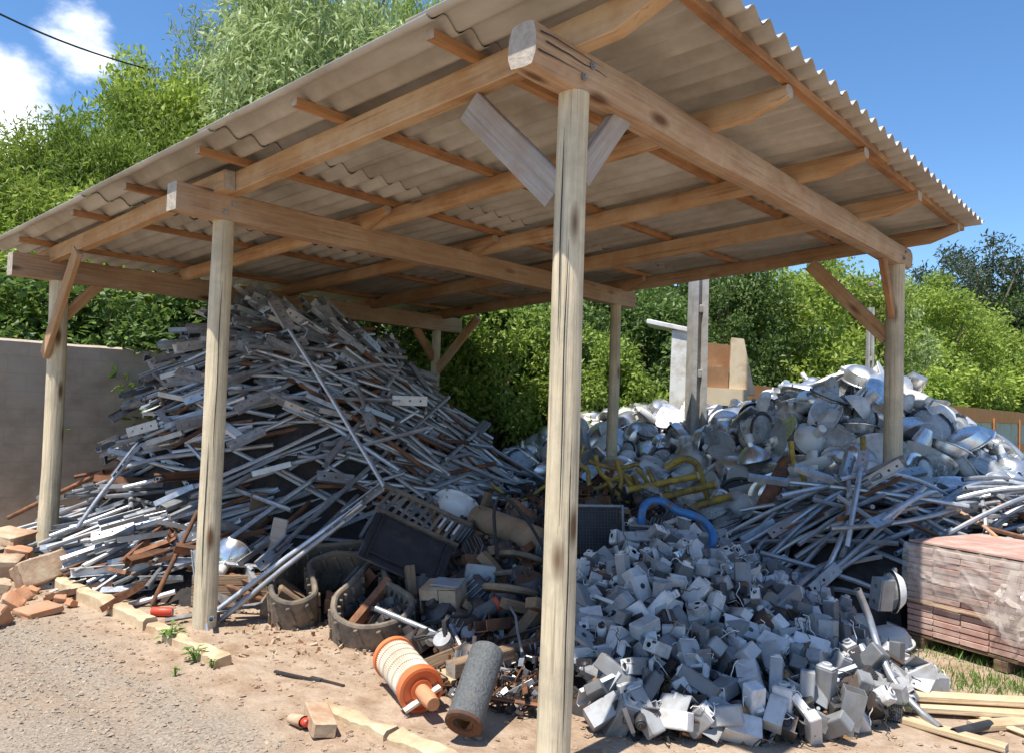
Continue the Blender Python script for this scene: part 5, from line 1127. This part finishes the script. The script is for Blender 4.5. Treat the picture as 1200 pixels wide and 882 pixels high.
for i, p in enumerate(scatter([(.62, 1.05), (.75, 2.3), (1.6, 2.7), (2.7, 2.3), (2.7, 1.25), (1.4, .95)], 46, .2)):
    k = random.choice((0, 1, 1, 2, 4)); a = 'by the rubber tracks' if p[1] > 1.9 else 'behind the orange filter' if p[0] < 1.5 else 'beside the brown cylinder'; lab = f'large {SN[k]} {a}'
    place(('sc', k), lambda: scrap(k), on_heap(p, random.uniform(-.02, .05), rotm(random.gauss(0, .6), random.gauss(0, .5), random.uniform(0, 6.3)) @ Matrix.Scale(random.uniform(1.15, 1.5), 4)), lab, lab+'s')
# yellow and blue bent tubes
def bent(name, label, cat, pts, r, mt, caps=None, parent=None):
    P_ = [Vector(p) for p in pts]; out = []
    for i in range(len(P_)-1):          # rounded corners: Catmull-Rom
        a, b_, c_, d_ = P_[max(0, i-1)], P_[i], P_[i+1], P_[min(len(P_)-1, i+2)]
        for k in range(5):
            s = k/5; out.append(.5*((2*b_)+(c_-a)*s+(2*a-5*b_+4*c_-d_)*s*s+(3*b_-a-3*c_+d_)*s**3))
    out.append(P_[-1]); t = thing(name, label, cat); mb = MB(); mb.pipe(out, r, 10); obj('tube', mb, mt, t)
    if caps:
        for e in (0, -1): mb = MB(); d = (out[1]-out[0] if e == 0 else out[-1]-out[-2]).normalized(); q = out[e]; mb.tube([q-d*.012, q+d*.012], r*1.25, 12); obj('end_collar', mb, caps, t)
    return t
D0 = hd(800, 590, .1)
def px(lst, dz): return [sp(x, y, dz+(q[0] if q else 0)) for x, y, *q in lst]
bent('blue_tube', 'bent bright blue tube frame on top of the box heap', 'tube', px([(751, 618), (753, 597), (760, 588, .05), (776, 587, .05), (795, 598), (818, 606), (832, 618), (836, 632, -.05), (832, 646, -.05)], hd(790, 612, .22)-.12), .030, 'blue_paint')
bent('yellow_tube', 'yellow straight tube with collars, top one of three above the blue tube', 'tube', px([(735, 574), (818, 557)], D0-.02), .034, 'yellow_paint', 'rubble')
bent('yellow_tube', 'yellow straight tube with collars, middle one of three above the blue tube', 'tube', px([(775, 582), (838, 567)], D0-.12), .036, 'yellow_paint', 'rubble')
bent('yellow_tube', 'yellow straight tube with collars, lowest of three above the blue tube', 'tube', px([(795, 599), (856, 581)], D0-.22), .036, 'yellow_paint', 'rubble')
bent('yellow_tube', 'yellow arched tube round the three straight tubes', 'tube', px([(780, 548), (800, 537), (815, 542), (823, 562), (829, 585), (836, 612)], D0+.1), .036, 'yellow_paint')
bent('yellow_tube', 'crossed yellow tube lying under the blue tube', 'tube', px([(778, 618), (800, 625), (826, 636), (850, 642)], hd(810, 628, .08)-.02), .03, 'yellow_paint', 'yellow_paint')
bent('yellow_tube', 'short yellow tube rising from beneath the blue tube', 'tube', px([(796, 610), (794, 632)], hd(796, 622, .1)-.03), .026, 'yellow_paint')
Y1 = hd(720, 575, .1)
for i, (lst, lb) in enumerate([
    ([(677, 545), (688, 550), (690, 566), (690, 596)], 'yellow bent tube just right of the front post'),
    ([(680, 574), (700, 572), (712, 566)], 'short yellow crossbar right of the front post'),
    ([(698, 533), (703, 552), (716, 562), (732, 556), (745, 568)], 'yellow zigzag tube in front of the middle back post'),
    ([(712, 562), (725, 580), (742, 588), (760, 576)], 'yellow bent tube low in the yellow bundle'),
    ([(728, 552), (738, 566), (752, 576)], 'yellow slanting tube in the middle of the yellow bundle'),
    ([(746, 548), (756, 560), (764, 578)], 'yellow tube under the grey lamp shell'),
    ([(760, 550), (768, 572), (772, 588)], 'thick yellow upright tube under the grey lamp shell'),
    ([(744, 572), (758, 571), (770, 567)], 'short yellow joint tube in the yellow bundle'),
    ([(716, 575), (722, 592), (716, 604)], 'yellow tube hanging down behind the mesh panel'),
    ([(684, 520), (681, 534), (677, 548)], 'thin yellow rod rising behind the front post'),
    ([(736, 590), (752, 600), (760, 592)], 'curved yellow tube end left of the blue tube'),
    ([(690, 540), (720, 548), (748, 543)], 'long yellow crossbar at the top of the yellow bundle'),
    ([(722, 538), (728, 560), (724, 590)], 'yellow upright at the left of the yellow bundle'),
    ([(742, 556), (760, 588), (786, 600)], 'yellow tube slanting down towards the blue tube'),
    ([(700, 586), (728, 580), (748, 588)], 'low yellow crossbar above the mesh panel'),
    ([(775, 560), (786, 582), (800, 606)], 'yellow upright behind the three straight tubes')]):
    bent('yellow_tube', lb, 'tube', px(lst, Y1-.15+.07*(i % 3)), .024 if i != 9 else .014, 'yellow_paint')
bent('yellow_tube', 'long yellow rod running behind the brown cylinder', 'tube', px([(575, 567), (608, 586), (634, 572), (650, 560)], hd(610, 575, .1)-.03), .017, 'yellow_paint')
bent('yellow_hook', 'tall yellow hooked tube among the lamps, left of the pair', 'tube', px([(927, 516), (928, 528), (932, 545), (942, 560), (944, 590)], hd(935, 580, .15)-.05), .025, 'yellow_paint')
bent('yellow_hook', 'yellow hooked tube among the lamps by the right post', 'tube', px([(1011, 510), (1011, 530), (1006, 548), (994, 560)], hd(1000, 552, .15)-.05), .025, 'yellow_paint')
bent('yellow_hook', 'short yellow tube end low among the bent arms', 'tube', px([(903, 588), (920, 586), (936, 584)], hd(920, 588, .1)), .03, 'yellow_paint')
p0, p1 = sp(893, 598, hd(893, 600, .1)), sp(925, 536, hd(925, 560, .1)+.2)
mb = MB(); mb.pipe([p0, p0.lerp(p1, .5), p1], .075, 14); tag(obj('rusty_pipe', mb, 'rusty_steel'), 'thick rust brown pipe stump leaning among the lamps', 'pipe')
t = thing('black_drum', 'black round drum end behind the yellow tubes', 'drum', frame(sp(868, 590, D0+.1), CAM+_F*0+Vector((0, 0, -.2))) @ rotm(0, PI/2, 0))
mb = MB(); mb.lathe([(0, -.02), (.24, -.02), (.27, 0), (.27, .03), (.25, .03), (.24, .0), (0, .0)], 30); obj('drum_end', mb, 'black_plastic', t); mb = MB(); mb.lathe([(.262, .005), (.278, .005), (.278, -.3), (.262, -.3)], 30, close=True); obj('drum_wall', mb, 'rubber', t)
# dark mesh panel
t = thing('mesh_panel', 'dark blue grey wire mesh panel right of the front post', 'panel', face_cam(sp(702, 625, hd(702, 650, .1)-.02), .15) @ rotm(-.25, 0, 0))
mb = MB(); [mb.box((.004, .004, .40), TM((-.17+k*.024, 0, 0))) for k in range(15)]; [mb.box((.35, .004, .004), TM((0, .0045, -.19+k*.024))) for k in range(17)]; obj('mesh', mb, 'dark_steel', t)
mb = MB(); [mb.box(s, TM(l), bev=.003) for s, l in (((.02, .02, .44), (-.19, 0, 0)), ((.02, .02, .44), (.19, 0, 0)), ((.36, .02, .02), (0, 0, .21)), ((.36, .02, .02), (0, 0, -.21)))]; obj('frame', mb, 'dull_galvanised', t)
mb = MB(); mb.box((.34, .006, .4), TM((0, .03, 0))); obj('backing', mb, 'black_plastic', t)
# ---------------- right foreground: wrapped bricks, lamps, conduit, planks, weeds
d_ = Vector((3.2-3.46, -1.26+.52, 0)).normalized(); yaw = math.atan2(d_.y, d_.x); P0 = Vector((3.46, -.52, 0))
t = thing('brick_pallet', 'stack of pink bricks half wrapped in torn plastic film', 'bricks', Matrix.Translation(P0) @ rotm(0, 0, yaw))
# local x along the front (to the right), y away from the camera is +
mb = MB(); bl, bh, bd = .19, .041, .30
for r_ in range(15):
    for c_ in range(7):
        for k in range(3): 
            x = .0+bl/2+c_*(bl+.004)+(.0 if r_ % 2 else .0)+random.gauss(0, .003); mb.box((bl, bd-.006, bh-.005), TM((x, .15+k*bd+random.gauss(0, .004), .105+r_*bh+bh/2), 0, 0, random.gauss(0, .006)), bev=.003)
obj('brick_stack', mb, 'pink_brick', t)
mb = MB()
for k in range(4): mb.box((1.36, .1, .02), TM((.68, .06+k*.26, .09)), bev=.002)
for k in range(3): mb.box((.09, .9, .07), TM((.08+k*.58, .45, .043)), bev=.003)
obj('pallet_base', mb, 'old_timber', t)
mb = MB(); mb.box((1.30, .012, .014), TM((.66, -.012, .33), 0, .015)); obj('wood_strip', mb, 'pale_timber', t)
def film(name, fn, nx, nyy, mt):
    mb = MB(); mb.v = [tuple(fn(i/nx, j/nyy)) for i in range(nx+1) for j in range(nyy+1)]; q = nyy+1; mb.f = [(i*q+j, (i+1)*q+j, (i+1)*q+j+1, i*q+j+1) for i in range(nx) for j in range(nyy)]; mb.mi = [0]*len(mb.f); return obj(name, mb, mt, t, ang=.5)
ZT = .105+15*.041
def wrap(a, b_):
    x = -.02+1.4*a; s = b_*1.35                       # up the front from a ragged hem, over the top edge, across the top
    hem = .36-.10*noise3(a*5, 3)-.16*max(0, math.sin((a-.35)*5)); crk = .009*(1-min(1, abs(noise3(a*6, b_*7, 1))*7))+.008*(1-min(1, abs(noise3(a*5+b_*7, b_*4-a*5, 5))*8))+.005*abs(noise3(a*16, b_*15, 8))
    if s < .5: z = hem+(ZT-hem)*s/.5; y = -.014-crk-.012*math.sin(s*6)
    else: z = ZT+.012+crk*.9; y = -.012+(s-.5)*.95
    return (x, y, z)
film('plastic_film', wrap, 110, 80, 'plastic_film')
film('torn_flap', lambda a, b_: (.72+.42*a-.1*b_, -.04-.03*b_-.05*(1-min(1, abs(noise3(a*4, b_*4, 9))*5)), .68-.42*b_*(.6+.5*math.sin(a*3.0+.3))), 22, 22, 'plastic_film')
mb = MB(); mb.box((1.32, .9, .012), TM((.66, .46, ZT+.028))); obj('top_sheet', mb, 'pink_brick', t); mb = MB(); mb.box((.35, .012, .05), TM((1.16, -.02, ZT-.01))); obj('red_strip', mb, 'orange_plastic', t)
# lamps caught between the arms and the bricks
for x, y, z, rx, ry, s, k, mt, lab in [(1046, 692, .50, .2, 1.5, .46, 0, 'white_paint', 'white bowl lamp head on its side against the wrapped bricks'), (1040, 752, .14, .15, -.1, .62, 0, 'grey_paint', 'grey domed lamp head on the grass by the wrapped bricks'), (765, 548, 0, .2, .3, .8, 0, 'grey_paint', 'grey blue lamp shell above the yellow bundle'), (695, 628, 0, .5, .2, .5, 3, 'aluminium', 'small reflector with a red rim beside the mesh panel')]:
    q = at(x, y, z) if z else hit(x, y, .15); t = lamp_head(k, mt); t.matrix_local = face_cam(q) @ rotm(rx, ry, .3) @ Matrix.Scale(s, 4); tag(t, lab, 'lamp head')
t = thing('bracket_box', 'upright grey drilled steel box beside the white lamp head', 'box', face_cam(at(1026, 695, .5), .3) @ rotm(.1, .05, 0)); mb = MB(); mb.perf(.2, .09, .006, (-.05, .05), .014, rotm(0, PI/2, 0) @ rotm(0, 0, 0) @ rotm(0, 0, 0)); mb.box((.1, .09, .2), TM((.06, 0, 0)), bev=.004); obj('casing', mb, 'dull_galvanised', t)
bent('grey_conduit', 'bent grey conduit pipe running down to the earth by the planks', 'pipe', [at(1005, 690, .62), at(1018, 722, .46), at(1030, 760, .30), at(1048, 798, .17), at(1075, 830, .07), at(1102, 853, .03)], .021, 'galvanised')
bent('red_rod', 'rust red rod lying over the bent arms above the wrapped bricks', 'rod', [sp(1062, 572, 6.7), sp(1110, 592, 6.5), sp(1150, 614, 6.25), sp(1178, 638, 5.95)], .014, 'terracotta')
for x, y, z, rz, mt, k in [(1050, 797, .06, .2, 'box_pale', 'white'), (1092, 800, .05, -.1, 'box_grey', 'grey'), (1063, 788, .14, .5, 'white_paint', 'upper white')]:
    r = ballast_closed(mt, 2); r.matrix_local = face_cam(at(x, y, z), rz) @ Matrix.Scale(.9, 4); tag(r, f'{k} ballast box on the earth near the conduit end', 'ballast box')
for i, (x0, y0, x1, y1, z, w_, lab) in enumerate([(1024, 812, 1215, 822, .09, .09, 'pale plank on top of the plank stack at right'), (1030, 824, 1215, 836, .045, .1, 'pale plank under the top plank at right'), (1058, 842, 1180, 876, .02, .07, 'split pale plank slanting towards the viewer at right'), (1140, 850, 1230, 845, .02, .09, 'pale plank end beside the black pipe stub'), (1130, 832, 1210, 862, .02, .05, 'thin pale lath under the plank ends')]):
    plank('pale_plank', lab, at(x0, y0, z), at(x1, y1, z), w_, .035 if i != 4 else .015, 'pale_timber')
mb = MB(); mb.pipe([at(1118, 858, .03), at(1160, 848, .03)], .024, 12); tag(obj('black_pipe_stub', mb, 'black_plastic'), 'short black pipe stub on the planks', 'pipe')
# green weeds
def weed(name, label, p, n, s, seed, broad=True):
    random.seed(seed); t = thing(name, label, 'weed', Matrix.Translation(p)); mb = MB(); sb = MB()
    for i in range(n):
        a = random.uniform(0, 6.28); r = random.uniform(.2, 1)*s; h_ = random.uniform(.25, 1)*s; b_ = Vector((math.cos(a)*r*.6, math.sin(a)*r*.6, h_)); sb.tube([(0, 0, -.01), b_*.6+Vector((0, 0, .02)), b_], .0025, 4, caps=False)
        d = Vector((math.cos(a), math.sin(a), random.uniform(-.5, .3))).normalized(); sd = Vector((-math.sin(a), math.cos(a), 0)); l_ = s*random.uniform(.3, .55); w_ = l_*(.75 if broad else .3); up_ = Vector((0, 0, l_*.12))
        mb.add([b_, b_+d*l_*.35+sd*w_*.45+up_, b_+d*l_*.75+sd*w_*.32, b_+d*l_, b_+d*l_*.75-sd*w_*.32, b_+d*l_*.35-sd*w_*.45+up_, b_+d*l_*.5-up_*.3], [(0, 1, 6), (1, 2, 6), (2, 3, 6), (3, 4, 6), (4, 5, 6), (5, 0, 6)])
    obj('leaves', mb, 'weed_leaf', t); obj('stems', sb, 'weed_leaf', t); return t
weed('weed', 'broad leaved green weed at the end of the pale planks', at(1050, 846, 0), 9, .12, 1)
weed('weed', 'small green weed at the corner of the box heap', at(1020, 826, .02), 14, .09, 2)
weed('weed', 'green weed growing over the gap in the kerb', at(200, 752, 0), 34, .11, 3)
weed('weed', 'low green weed at the end of the second kerb length', at(228, 775, 0), 22, .09, 4)
weed('weed', 'tiny weed sprig alone on the dirt before the kerb', at(205, 790, 0), 8, .05, 5)
weed('weed', 'small weed beside the second kerb length', at(248, 782, 0), 10, .06, 6)
random.seed(8); mb = MB()
for i in range(2600):
    x, y = random.uniform(1040, 1230), random.uniform(752, 815); p = at(x, y, 0)
    if noise3(p.x*3, p.y*3, 1) < -.1 and random.random() < .75: continue
    h_ = random.uniform(.02, .08); a = random.uniform(0, 6.28); lean = Vector((random.gauss(0, .4), random.gauss(0, .4), 1))*h_; s_ = Vector((math.cos(a), math.sin(a), 0))*.003
    mb.add([p-s_, p+s_, p+lean*.6+s_*.7, p+lean, p+lean*.6-s_*.7], [(0, 1, 2, 3, 4)])
tag(obj('grass', mb, 'weed_leaf', smooth=False), 'thin green grass in front of the wrapped bricks', 'grass', kind='stuff')
bpy.context.view_layer.update()
